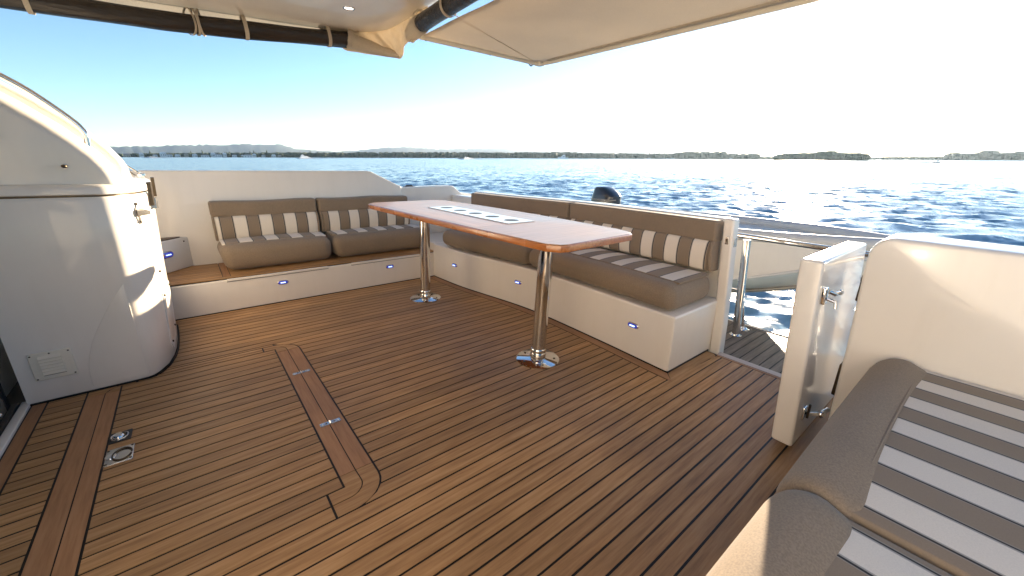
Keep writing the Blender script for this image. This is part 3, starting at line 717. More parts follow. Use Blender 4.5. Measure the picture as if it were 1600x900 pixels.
# ================================================================== HARDTOP, AWNING, ROLLED CURTAINS
ht = thing('hardtop', 'moulded cream hardtop ceiling over the cockpit with a rounded corner', 'roof', (.2, 1.0, 2.2))
def rrect(x0, x1, y0, y1, r, n=10):
    return [(x0, y0), (x1, y0)]+arc(x1-r, y1-r, r, 0, 90, n)+[(x0, y1)]
def htz(x): return 2.155+.055*x
def slab(P0, z0, P1, z1): 
    return loft([[(x, y, htz(x)+z0) for x, y in P0], [(x, y, htz(x)+z1) for x, y in P1]])
o0 = rrect(-1.0, 1.66, 1.2, 4.10, .34); o1 = rrect(-1.0, 1.60, 1.2, 4.04, .36); o2 = rrect(-1.0, 1.50, 1.2, 3.90, .42)
o3 = rrect(-1.0, 1.40, 1.2, 3.74, .42); o4 = rrect(-1.0, 1.34, 1.2, 3.66, .40)
V_, F_ = loft([[(x, y, htz(x)+z) for x, y in P] for P, z in ((o0, .22), (o0, .06), (o1, .045), (o2, .045), (o3, .052), (o4, .060))], cap=False)
n_ = len(o4); F_.append(tuple(5*n_+i for i in range(n_))); F_.append(tuple(range(n_)))
obj('ceiling', (V_, F_), M['ceiling'], ht, angle=30)
lz = htz(1.19)+.060
cl = thing('ceiling_light', 'small round lit downlight set in the hardtop ceiling', 'light', (1.19, 3.46, lz))
obj('bezel', lathe([(.030, -.001), (.036, -.006), (.042, -.004), (.044, .001)], (1.19, 3.46, lz), 28), M['chrome'], cl)
obj('lamp', lathe([(.0, -.003), (.031, -.002), (.031, .001)], (1.19, 3.46, lz), 24), M['lamp_on'], cl)
def roll(path, r, seed, wob=.06):
    pts = smooth_path(path, 10); n = 20; rings = []; rs = random.Random(seed)
    ph = [rs.uniform(0, 6) for _ in range(6)]
    for i, p in enumerate(pts):
        t = (pts[min(i+1, len(pts)-1)]-pts[max(i-1, 0)]).normalized(); a = t.cross(Vector((0, 0, 1))).normalized(); u = a.cross(t)
        ring = []
        for k in range(n):
            th = 2*math.pi*k/n
            rr = r*(1+wob*math.sin(3*th+ph[0]+i*.13)+wob*.7*math.sin(5*th+ph[1]-i*.21)+wob*.5*math.sin(i*.5+ph[2]))
            ring.append(p+a*rr*math.cos(th)+u*rr*math.sin(th))
        rings.append(ring)
    return loft(rings), pts
def strap(p, t, r, w=.02, th=.004):
    t = t.normalized(); a = t.cross(Vector((0, 0, 1))).normalized(); u = a.cross(t); rings = []
    for s, rr in ((-w, r), (-w, r+th), (w, r+th), (w, r)):
        rings.append([p+t*s+(a*math.cos(q)+u*math.sin(q)*(1 if math.sin(q) < 0 else 1.45))*rr for q in np.linspace(0, 2*math.pi, 24, endpoint=False)])
    V, Fc = loft(rings, cap=False); n = 24
    for i in range(n): Fc.append((3*n+i, 3*n+(i+1) % n, (i+1) % n, i))
    return V, Fc
pr = thing('rolled_curtain', 'long dark rolled clear curtain strapped under the port edge of the hardtop', 'curtain', (.5, 4.06, 2.1), 'rolled cockpit curtains')
p1 = [(-1.25, 4.02, 2.055), (-.6, 4.0, 2.065), (-.05, 4.0, 2.085), (.26, 4.0, 2.105), (.8, 4.0, 2.150), (1.36, 4.0, 2.205)]
rl, pts = roll(p1, .060, 3, .05); obj('roll', rl, M['vinyl'], pr, angle=60)
for x in (-.52, .60, 1.16, 1.345):
    i = min(range(len(pts)), key=lambda k: abs(pts[k].x-x)); obj('strap', strap(pts[i], pts[min(i+1, len(pts)-1)]-pts[i-1], .064, .013 if x < 1.3 else .02), M['pelmet'], pr)
for x in (.235, .27, .30):
    i = min(range(len(pts)), key=lambda k: abs(pts[k].x-x)); p = pts[i]+Vector((x-pts[i].x, 0, 0)); obj('strap', strap(p, Vector((1, .25*(x*50 % 3-1), .1)), .066, .006), M['pelmet'], pr)
ar = thing('rolled_curtain', 'short dark rolled curtain under the aft edge of the hardtop with white straps', 'curtain', (1.6, 2.6, 2.2), 'rolled cockpit curtains')
p2 = [(1.60, 3.14, 2.185), (1.60, 2.8, 2.20), (1.60, 2.2, 2.215), (1.60, 1.2, 2.22)]
rl, pts2 = roll(p2, .058, 9, .04); obj('roll', rl, M['vinyl'], ar, angle=60)
for y in (3.13, 2.72, 1.9):
    i = min(range(len(pts2)), key=lambda k: abs(pts2[k].y-y)); obj('strap', strap(pts2[i], pts2[min(i+1, len(pts2)-1)]-pts2[i-1], .062, .012), M['pelmet'], ar)
# canvas pelmet with gathered corner
pe = thing('canvas_pelmet', 'cream canvas pelmet gathered in folds at the corner of the hardtop', 'canvas', (1.3, 4.0, 2.2))
def sheet_strip(path, top, bot, n=80, fold=0., k=9, name='valance', out=(0, 0)):
    pts = smooth_path(path, 12); V = []; Fc = []; m_ = 7
    for i, p in enumerate(pts):
        f_ = i/(len(pts)-1)
        for j in range(m_):
            s_ = j/(m_-1); z = p.z+top(f_)*(1-s_)+bot(f_)*s_
            d = fold*math.sin(k*f_*math.pi*2+1.7*s_)*(.3+s_)
            V.append((p.x+out[0]*d, p.y+out[1]*d, z))
    for i in range(len(pts)-1):
        for j in range(m_-1): a = i*m_+j; Fc.append((a, a+1, a+1+m_, a+m_))
    return V, Fc
obj('valance', sheet_strip([(-1.3, 4.075, 2.12), (-.3, 4.075, 2.14), (.6, 4.07, 2.19), (1.34, 4.065, 2.235)], lambda f: .06, lambda f: -.02, fold=.006, k=5, out=(0, 1)), M['pelmet'], pe)
def bundle():
    # cloth gathered round the corner: from the rim of the ceiling down to the tip below the rolls
    top = smooth_path([(1.10, 4.05, 2.275), (1.36, 4.05, 2.29), (1.55, 3.96, 2.30), (1.645, 3.78, 2.305), (1.66, 3.50, 2.305), (1.66, 3.10, 2.305)], 12)
    bot = smooth_path([(1.33, 4.05, 2.130), (1.50, 4.02, 2.125), (1.70, 3.93, 2.115), (1.765, 3.84, 2.105), (1.70, 3.62, 2.150), (1.62, 3.24, 2.155)], 12)
    V = []; Fc = []; n = len(top); rows_ = 14
    for j in range(rows_):
        s_ = j/(rows_-1)
        for i in range(n):
            t = i/(n-1); p = top[i]*(1-s_)+bot[i]*s_
            f_ = math.sin(math.pi*s_)*(.022*math.sin(t*26+s_*2.5)+.014*math.sin(t*47-s_*5))+.005*s_*math.sin(t*38)
            sag = .05*math.sin(math.pi*s_)
            V.append((p.x-sag*.6+f_*.8, p.y-sag*.5+f_*.6, p.z+.012*math.sin(t*33+s_*4)*math.sin(math.pi*s_)))
    for j in range(rows_-1):
        for i in range(n-1): a = j*n+i; Fc.append((a, a+1, a+1+n, a+n))
    return V, Fc
gb = obj('gathered_folds', bundle(), M['pelmet'], pe, angle=70)
md = gb.modifiers.new('thickness', 'SOLIDIFY'); md.thickness = .004
cs = [Vector((1.33, 4.0, 2.205)), Vector((1.42, 3.99, 2.19)), Vector((1.54, 3.965, 2.17)), Vector((1.66, 3.91, 2.145)), Vector((1.75, 3.85, 2.12))]
obj('cloth_end', tube(cs, .05, 16, [.064, .060, .052, .040, .022]), M['pelmet'], pe)
cs = [Vector((1.60, 3.10, 2.185)), Vector((1.60, 3.20, 2.175)), Vector((1.60, 3.28, 2.155)), Vector((1.60, 3.34, 2.135))]
obj('cloth_end', tube(cs, .05, 16, [.064, .066, .056, .030]), M['pelmet'], pe)
obj('tie_strap', box(1.585, 1.605, 3.24, 3.27, 2.09, 2.17), M['pelmet'], pe)
for x, w_ in ((1.34, .011), (1.42, .006)): obj('tie_strap', strap(Vector((x, 3.995, 2.200)), Vector((1, -.1, -.1)), .066-(x-1.34)*.1, w_), M['pelmet'], pe)
# awning beyond the hardtop
aw = thing('awning', 'large flat beige cloth awning stretched out aft over the transom', 'awning', (2.3, 1.2, 2.15))
AZ = 2.15
V = []; Fc = []
nx, ny = 26, 40
for i in range(nx):
    for j in range(ny):
        u, v_ = i/(nx-1), j/(ny-1); y = .55+2.71*v_; xe = 3.055-.02*v_*2; x = 1.685+(xe-1.685-.02)*u
        V.append((x, y, AZ+.008+.035*math.sin(math.pi*u)*math.sin(math.pi*min(1, v_*1.02))+.002*math.sin(y*9+x*5)))
for i in range(nx-1):
    for j in range(ny-1): a = i*ny+j; Fc.append((a, a+1, a+1+ny, a+ny))
shp = obj('cloth', (V, Fc), M['awning'], aw); shp.modifiers.new('thickness', 'SOLIDIFY').thickness = .003
obj('front_bar', rbox(1.665, 2.93, 3.262, 3.296, AZ-.020, AZ+.022, .008, 2), M['plastic'], aw)
obj('end_tube', tube(smooth_path([(3.035, .55, AZ), (3.02, 1.6, AZ), (3.0, 2.6, AZ), (2.985, 3.10, AZ), (2.97, 3.20, AZ), (2.94, 3.262, AZ)], 6), .022, 12), M['plastic'], aw)
obj('hem', rbox(2.93, 2.965, .55, 3.12, AZ-.004, AZ+.006, .003, 1, (1, 20, 1), lambda x, y, z: (x-.015*(y/3.2), y, z)), M['awning'], aw)
a = obj('corner_casting', rbox(2.895, 2.985, 3.205, 3.298, AZ-.026, AZ+.020, .018, 3), M['plastic'], aw)
obj('shackle', tube([(2.885, 3.285, AZ-.016), (2.872, 3.30, AZ-.030), (2.85, 3.30, AZ-.020), (2.845, 3.285, AZ-.010)], .007, 8), M['dark_metal'], a)
for x in (1.72, 2.05, 2.36): obj('rivet', ellipsoid((x, 3.279, AZ-.021), (.006, .006, .004), 8, 5), M['dark_metal'], aw)
obj('seam', tube([(1.66, 2.72, AZ+.016), (2.2, 2.97, AZ+.012), (2.85, 3.24, AZ-.0)], .003, 6), M['awning'], aw)

# ================================================================== SWIM PLATFORM, RAIL, TENDER
PZ = -.10
sp = thing('swim_platform', 'dark weathered teak swim platform beyond the open gate', None, kind='structure'); sp.pop('category', None)
obj('platform_base', rbox(2.665, 3.60, -1.4, 4.2, PZ-.12, PZ-.002, .02), M['caulk'], sp)
for k in range(60):
    y0 = -1.0+.0648*k
    strip([(2.67, y0+G), (3.545, y0+G), (3.545, y0+.0648-G), (2.67, y0+.0648-G)], M['teak_grey'], sp, 'plank', PZ-.02, PZ+random.uniform(-.0005, .0005))
strip([(3.551, -1.0), (3.60, -1.0), (3.60, 2.88), (3.551, 2.88)], M['teak_grey'], sp, 'border_board', PZ-.02, PZ)
obj('edge_rail', tube([(3.612, -1.4, PZ-.008), (3.612, 4.2, PZ-.008)], .014, 8), M['chrome'], sp)
gr = thing('guard_rail', 'stainless steel guard rail with posts on the swim platform, seen through the gate', 'railing', (3.3, 1.0, PZ))
def foot(x, y, par): obj('post_flange', lathe([(.046, .001), (.046, .008), (.030, .014), (.022, .03)], (x, y, PZ), 24), M['chrome'], par)
def post(x, y, x1, y1, z1, r=.029):
    q = obj('post', tube([(x, y, PZ+.002), (x1, y1, z1)], r, 16), M['chrome'], gr); foot(x, y, q)
post(3.30, 1.139, 3.30, 1.197, .678); post(3.47, 1.149, 3.42, 1.21, .30, .014); post(3.30, 3.6, 3.30, 3.65, .70); post(3.30, -.7, 3.30, -.68, .69)
obj('top_rail', tube(smooth_path([(3.30, 4.0, .71), (3.30, 2.6, .71), (3.30, 1.4, .705), (3.30, .8, .700), (3.30, 0, .70), (3.30, -1.3, .70)], 4), .019, 14), M['chrome'], gr)
obj('mid_rail', tube([(3.31, 1.17, .275), (3.31, 2.4, .275), (3.31, 3.6, .275)], .010, 10), M['chrome'], gr)

td = thing('tender', 'white tender dinghy hung across the stern behind the rail', 'boat', (4.2, 1.2, .1))
def hull_ring(y):
    # bow towards -y
    t = (3.3-y)/2.93; wv = .62*(1-max(0, (t-.40)/.615)**2.4); kz = -.06+.46*max(0, (t-.55)/.45)**1.25
    xc = 4.42; zt = .585+.045*max(0, t-.2); ch = kz+.20+.06*max(0, t-.4)
    return [(xc-wv, y, zt), (xc-wv*.99, y, zt-.05), (xc-wv*.93, y, ch+.10), (xc-wv*.90, y, ch), (xc-wv*.80, y, ch-.015), (xc-wv*.4, y, kz+.05), (xc, y, kz),
            (xc+wv*.4, y, kz+.05), (xc+wv*.8, y, ch-.015), (xc+wv*.9, y, ch), (xc+wv*.93, y, ch+.10), (xc+wv*.99, y, zt-.05), (xc+wv, y, zt), (xc, y, zt-.03)]
obj('hull', loft([hull_ring(y) for y in np.linspace(3.3, .38, 40)]), M['hull_white'], td, angle=28)
obj('chine_strake', tube([Vector(hull_ring(y)[3])+Vector((-.012, 0, -.004)) for y in np.linspace(3.25, .42, 30)], .014, 8), M['tube_grey'], td)
obj('rubbing_tube', tube([Vector(hull_ring(y)[0])+Vector((.03, 0, .02)) for y in np.linspace(3.28, .40, 30)], .055, 14), M['tube_grey'], td)
obj('rubbing_tube', tube([Vector(hull_ring(y)[12])+Vector((-.03, 0, .02)) for y in np.linspace(3.28, .40, 30)], .055, 14), M['tube_grey'], td)
obj('keel_strip', tube([Vector(hull_ring(y)[5])+Vector((-.012, 0, -.01)) for y in np.linspace(3.25, .42, 30)], .018, 8), M['grey_metal'], td)
ob = thing('outboard_motor', 'black outboard engine cowling rising above the right back cushion', 'engine', (4.2, 3.2, .3))
ocy, ocx = 3.22, 4.10
def oring(z, sx, sy, dy, dx=0):
    return [(ocx+dx+sx*abs(math.cos(t))**.7*(1 if math.cos(t) >= 0 else -1), ocy+dy+sy*abs(math.sin(t))**.7*(1 if math.sin(t) >= 0 else -1), z) for t in np.linspace(0, 2*math.pi, 22, endpoint=False)]
obj('cowl', loft([oring(.50, .14, .16, -.01), oring(.58, .15, .175, -.01), oring(.74, .15, .180, -.02), oring(.84, .145, .172, -.03), oring(.875, .135, .150, -.02), oring(.925, .12, .105, .01), oring(.945, .10, .075, .02), oring(.953, .05, .04, .02)]), M['cowl'], ob, angle=24)
obj('cowl_stripe', tube([Vector(oring(.80, .152, .180, -.026)[k]) for k in range(6, 17)], .006, 6), M['grey_metal'], ob)
obj('leg', loft([oring(.50, .09, .10, 0), oring(.2, .07, .08, .02), oring(-.25, .03, .11, .03)]), M['cowl'], ob)

# ------------------------------------------------------------------ heel everything on board
bpy.context.view_layer.update()
for o in BOAT: o.matrix_world = TILT @ o.matrix_world

# ================================================================== SEA AND FAR SHORE (world metres)
def wobj(name, V, Fc, m, label=None, cat=None, group=None, kind=None, parent=None, smooth=True, origin=None):
    me = bpy.data.meshes.new(name); V = np.asarray(V, dtype=np.float64)
    org = np.zeros(3) if parent is not None else (np.array([(V[:, 0].min()+V[:, 0].max())/2, (V[:, 1].min()+V[:, 1].max())/2, V[:, 2].min()]) if origin is None else np.array(origin))
    if parent is not None: org = np.array(parent.location)
    me.from_pydata([tuple(v) for v in (V-org)], [], Fc); me.materials.append(m)
    if smooth: me.shade_smooth()
    o = bpy.data.objects.new(name, me); COL.objects.link(o)
    if parent is not None: o.parent = parent
    else: o.location = org
    props(o, label, cat, group, kind); return o
def water_mat():
    m = mat('sea water', (.19, .29, .33), .17); b = bsdf(m); b.inputs['IOR'].default_value = 1.33
    tc = N(m, 'ShaderNodeTexCoord'); geo = N(m, 'ShaderNodeNewGeometry')
    def slopes(scale, detail, k, stretch):
        n = noise(m, scale, detail, tc.outputs['Object'], .6, stretch)
        c = N(m, 'ShaderNodeVectorMath', operation='SUBTRACT'); c.inputs[1].default_value = (.5, .5, .5); L(m, n.outputs['Color'], c.inputs[0])
        d = N(m, 'ShaderNodeVectorMath', operation='MULTIPLY'); d.inputs[1].default_value = (k, k, 0); L(m, c.outputs[0], d.inputs[0]); return d
    a1 = slopes(1.6, 5, 1.5, (1, 1, 1)); a2 = slopes(.3, 3, .5, (1, 1, 1)); a3 = slopes(7., 3, .6, (1, 1, 1))
    gust = noise(m, .035, 3, tc.outputs['Object'], .6); g = N(m, 'ShaderNodeMapRange'); g.inputs[1].default_value = .3; g.inputs[2].default_value = .7; g.inputs[3].default_value = .65; g.inputs[4].default_value = 1.25; L(m, gust.outputs[0], g.inputs[0])
    ad = N(m, 'ShaderNodeVectorMath', operation='ADD'); L(m, a1.outputs[0], ad.inputs[0]); L(m, a2.outputs[0], ad.inputs[1])
    ad0 = N(m, 'ShaderNodeVectorMath', operation='ADD'); L(m, ad.outputs[0], ad0.inputs[0]); L(m, a3.outputs[0], ad0.inputs[1])
    sc_ = N(m, 'ShaderNodeVectorMath', operation='SCALE'); L(m, ad0.outputs[0], sc_.inputs[0]); L(m, g.outputs[0], sc_.inputs['Scale'])
    ad2 = N(m, 'ShaderNodeVectorMath', operation='ADD'); L(m, sc_.outputs[0], ad2.inputs[0]); L(m, geo.outputs['Normal'], ad2.inputs[1])
    nn = N(m, 'ShaderNodeVectorMath', operation='NORMALIZE'); L(m, ad2.outputs[0], nn.inputs[0]); L(m, nn.outputs[0], b.inputs['Normal'])
    return m
M['water'] = water_mat()
def sea():
    fa = np.linspace(YAW-R_(66), YAW+R_(66), 560); ba = np.linspace(YAW+R_(66), YAW+R_(294), 60)[1:-1]
    A = np.concatenate([fa, ba]); nA = len(A)
    Rr = np.concatenate([[.01], np.geomspace(1.5, 1200, 620), np.geomspace(1300, 14000, 30)]); nR = len(Rr)
    X = Rr[:, None]*np.cos(A)[None]; Y = Rr[:, None]*np.sin(A)[None]; Z = np.zeros_like(X)
    wd = azim(1250)+R_(25)
    dr_ = np.maximum(np.gradient(Rr)[:, None], Rr[:, None]*(fa[1]-fa[0]))
    for k in range(90):
        lam = float(np.exp(rng.uniform(math.log(.28), math.log(2.3)))); a = wd+rng.normal(0, .55)
        amp = .0078*lam**.82; ph = rng.uniform(0, 6.28); kk = 2*math.pi/lam
        q = kk*(X*math.cos(a)+Y*math.sin(a))+ph
        fade = np.clip(lam/(3.2*dr_)-.6, 0, 1)
        Z += amp*fade*(np.sin(q)+.25*np.sin(2*q+1.2))*.62
    Z = Z*np.clip((Rr[:, None]-1)/3, 0, 1)+SEA
    V = np.stack([X, Y, Z], -1).reshape(-1, 3)
    i = np.arange(nR-1)[:, None]*nA; j = np.arange(nA)[None]; jn = (np.arange(nA)+1) % nA
    q = np.stack([i+j, i+jn[None], i+nA+jn[None], i+nA+j], -1).reshape(-1, 4)
    me = bpy.data.meshes.new('sea'); me.vertices.add(len(V)); me.vertices.foreach_set('co', V.ravel())
    me.loops.add(q.size); me.loops.foreach_set('vertex_index', q.ravel().astype(np.int32)); me.polygons.add(len(q))
    me.polygons.foreach_set('loop_start', np.arange(0, q.size, 4, dtype=np.int32)); me.update(calc_edges=True); me.validate()
    me.materials.append(M['water']); me.shade_smooth()
    o = bpy.data.objects.new('sea', me); COL.objects.link(o); props(o, 'choppy blue bay water reaching to the far shore', None, None, 'structure')
sea()

def tree_mat(name, c):
    m = mat(name, c, .75); n = noise(m, .35, 5); r = ramp(m, n.outputs[0], [(.3, tuple(x*.6 for x in c)), (.7, tuple(x*1.5 for x in c))])
    L(m, r.outputs[0], bsdf(m).inputs['Base Color']); return m
M['mangrove'] = tree_mat('mangrove green', (.040, .065, .028)); M['hill'] = tree_mat('wooded hill', (.055, .075, .055)); M['sand'] = mat('pale sand', (.42, .36, .27), .8)
M['roofs'] = mat('grey roof sheet', (.25, .22, .20), .6); M['house_wall'] = mat('white painted house wall', (.75, .72, .66), .6); M['house_tan'] = mat('tan house wall', (.5, .40, .28), .6)
M['window'] = mat('dark window', (.03, .04, .05), .1)
def ridge(name, pts, d0, d1, label, m='hill', base=0):
    xs = [p[0] for p in pts]; hs = [far_h(p[1], (d0+d1)/2, p[0]) for p in pts]
    n = 260; px = np.linspace(xs[0], xs[-1], n); hh = np.interp(px, xs, hs); kk = 9
    rs = np.random.default_rng(len(name)+int(d0)); hh = hh*(1+.02*np.cumsum(rs.normal(0, .12, n)))
    V = []; Fc = []
    for i in range(n):
        a = azim(px[i])
        for j in range(kk):
            t = j/(kk-1); d = d0+(d1-d0)*t; z = hh[i]*math.sin(math.pi*t)**.8*(1+.05*rs.normal())
            V.append((d*math.cos(a), d*math.sin(a), SEA-2+max(0, z)+(2 if t not in (0, 1) else 0)))
    for i in range(n-1):
        for j in range(kk-1): a = i*kk+j; Fc.append((a, a+1, a+1+kk, a+kk))
    return wobj(name, V, Fc, M[m], label, None, None, 'structure')
ridge('hills', [(60, 236), (150, 231), (190, 229), (250, 229), (290, 226.5), (330, 228), (370, 226.5), (425, 226), (447, 228), (465, 233), (520, 237), (560, 235.5), (600, 231), (640, 230.5), (680, 233), (720, 232.5), (790, 232), (830, 234.5), (880, 236.5), (930, 234.5), (975, 237.5), (1008, 234.5), (1030, 238), (1080, 239), (1130, 243)], 5200, 7600, 'long pale blue hills along the horizon')
def land(name, x0, x1, d0, d1, label, m='sand', h=1.2):
    n = 80; V = []; Fc = []
    for i in range(n):
        a = azim(x0+(x1-x0)*i/(n-1)); e = math.sin(math.pi*i/(n-1))**.4
        for d, z in ((d0, -.6), (d0+8, h*e*.5), (d0+30, h*e), (d1, h*e), (d1+10, -.6)): V.append((d*math.cos(a), d*math.sin(a), SEA+z))
    for i in range(n-1):
        for j in range(4): a = i*5+j; Fc.append((a, a+1, a+6, a+5))
    return wobj(name, V, Fc, M[m], label, None, None, 'structure')
D1 = 950.
land('far_shore', 60, 1345, D1, D1+260, 'low far shore under the trees')
def canopy(name, spans, d0, depth, count, label, m='mangrove', rmin=.8, rmax=1.6, spikes=None):
    V = []; Fc = []; 
    for _ in range(count):
        k = random.random(); tot = sum(s[1]-s[0] for s in spans); u = k*tot
        for x0, x1, ya, yb in spans:
            if u <= x1-x0: break
            u -= x1-x0
        t = u/(x1-x0); px = x0+u; d = d0+random.random()**1.5*depth
        top = far_h(ya+(yb-ya)*t, d, px); top *= random.uniform(.88, 1.08)
        a = azim(px); r = random.uniform(rmin, rmax)*top*.33
        e = ellipsoid((d*math.cos(a), d*math.sin(a), SEA+top-r*.8), (r*random.uniform(.8, 1.5), r*random.uniform(.8, 1.5), r*random.uniform(.8, 1.1)), 7, 5, .22); o = len(V); V += e[0]; Fc += [tuple(i+o for i in q) for q in e[1]]
        e = ellipsoid((d*math.cos(a), d*math.sin(a), SEA+top*.4), (r*1.2, r*1.2, top*.45), 7, 5, .2); o = len(V); V += e[0]; Fc += [tuple(i+o for i in q) for q in e[1]]
    for px, py, wd in (spikes or []):
        d = d0+random.random()*20; a = azim(px); hgt = far_h(py, d, px); x, y = d*math.cos(a), d*math.sin(a)
        for q in range(5):
            f_ = q/5; e = ellipsoid((x+random.uniform(-.3, .3), y, SEA+hgt*(.45+.55*f_)), (wd*(1.15-f_), wd*(1.15-f_), hgt*.12), 6, 4, .3); o = len(V); V += e[0]; Fc += [tuple(i+o for i in qq) for qq in e[1]]
        e = tube([(x, y, SEA), (x, y, SEA+hgt)], .25, 5); o = len(V); V += [tuple(v) for v in e[0]]; Fc += [tuple(i+o for i in qq) for qq in e[1]]
    return wobj(name, V, Fc, M[m], label, None, None, 'stuff', smooth=False)
rs_ = random.Random(4)
spk = [(x, rs_.uniform(234, 237.5), rs_.uniform(1.2, 2.2)) for x in (236, 300, 318, 353, 360, 392, 398, 418, 433, 470, 486, 498, 517, 536)]+[(x, rs_.uniform(235, 238), rs_.uniform(1.2, 2.2)) for x in (1014, 1021, 1030, 1038, 1046, 1055, 1075, 1083, 1097)]
canopy('far_woods', [(165, 300, 240.5, 239.5), (300, 450, 239.5, 239), (450, 560, 239, 239.2), (560, 900, 238.6, 239.0), (900, 1060, 239.5, 241), (1060, 1135, 238.2, 239.5), (1135, 1182, 240.5, 241), (1182, 1215, 244.8, 245.5)], D1+12, 170, 1500, 'dark green belt of trees along the far shore', spikes=spk)
canopy('far_woods', [(1068, 1085, 237.8, 238), (1112, 1132, 238.0, 238.5), (1172, 1184, 240.5, 242)], D1+12, 30, 50, 'taller clump of trees on the far shore left of the island')
D2 = 620.
land('island', 1212, 1362, D2, D2+60, 'small low island under the sun')
canopy('island_trees', [(1211, 1225, 243, 241), (1225, 1275, 241, 240), (1275, 1300, 238.5, 237.2), (1300, 1330, 238.5, 241), (1330, 1356, 240.3, 241.5)], D2+8, 40, 420, 'round topped trees covering the small island')
D3 = 1150.
land('right_shore', 1355, 1800, D3, D3+200, 'low distant shore at the right')
canopy('right_woods', [(1355, 1480, 245.6, 245.2), (1480, 1496, 241, 239), (1496, 1530, 241, 240), (1530, 1550, 237, 237), (1550, 1585, 240.5, 240.5), (1585, 1640, 238, 237), (1640, 1780, 240, 239)], D3+14, 150, 520, 'hazy tree line on the distant right shore')
# houses of the waterside town
def house(px, py, wpx, hpx, d, tan=False, k=0):
    sc_ = d/F; w_, h_ = wpx*sc_, hpx*sc_*1.0; c = far(px, d); a = azim(px); zb = max(.8, far_h(py, d, px)-h_)
    o = bpy.data.objects.new('house', None); COL.objects.link(o); o.location = (c.x, c.y, SEA+zb-1)
    o.rotation_euler = (0, 0, a-math.pi/2)
    def part(name, V, Fc, m):
        me = bpy.data.meshes.new(name); me.from_pydata(V, [], Fc); me.materials.append(m); q = bpy.data.objects.new(name, me); COL.objects.link(q); q.parent = o; return q
    V, Fc = box(-w_/2, w_/2, -2.5, 2.5, -1.5, 1+h_*.68); part('wall', V, Fc, M['house_tan'] if tan else M['house_wall'])
    rz = 1+h_*.68
    part('roof', [(-w_/2-.3, -2.9, rz), (w_/2+.3, -2.9, rz), (w_/2+.3, 2.9, rz), (-w_/2-.3, 2.9, rz), (-w_/2*.6, 0, rz+h_*.4), (w_/2*.6, 0, rz+h_*.4)], [(0, 1, 5, 4), (2, 3, 4, 5), (1, 2, 5), (3, 0, 4), (3, 2, 1, 0)], M['roofs'] if not k else M['house_wall'])
    for q in (-.28, .05, .3):
        V, Fc = box(w_*q-.5, w_*q+.5, -2.56, -2.52, 1, 1+h_*.42); part('window', V, Fc, M['window'])
    return o
hs = [(199, 242.5, 6, 3, 1, 'tan beach pavilion at the left end of the waterside town'), (222, 239, 4, 3, 0, 'small white house left of the tall pine, behind the first wake'), (243, 241, 4, 2.5, 0, 'small pale house low on the shore, left part of the town'),
      (256, 238, 6, 3.5, 0, 'white house high on the slope, left part of the town'), (266, 240.5, 5, 3, 0, 'white house just below the high one, left part of the town'), (278, 241.5, 5, 2.5, 0, 'low white house right of the hillside pair'),
      (292, 240, 4, 2.5, 1, 'tan house between the two groups of white houses'), (305, 241, 5, 2.5, 0, 'low pale house left of the twin pines'), (321, 242.5, 8, 2.5, 0, 'long pale boathouse on the shoreline in the middle of the town'),
      (334, 239, 5, 3.5, 0, 'tall white house in the middle of the town'), (342, 240.5, 7, 3, 0, 'broad white house in the middle of the town'), (352, 239, 4, 3, 0, 'white house with its gable between two pines'),
      (367, 241.5, 5, 2.5, 0, 'pale house right of the twin pines'), (380, 242.5, 4, 2, 1, 'tiny tan shed on the shore'), (388, 242.3, 10, 3, 0, 'long white waterfront building near the right end of the town'),
      (398, 240.5, 4, 3, 0, 'white house above the long waterfront building'), (412, 242, 4, 2.5, 0, 'white cottage with its gable near the last pines'), (428, 242, 5, 3, 0, 'white cottage close to the dark woods'), (437, 243, 4, 2.5, 1, 'last tan cottage of the town beside the dark woods')]
for i, (px, py, wp, hp, tn, lb) in enumerate(hs):
    o = house(px, py, wp, hp, D1+4-(i % 3), bool(tn), i % 2); props(o, lb, 'house', 'houses of the waterside town')
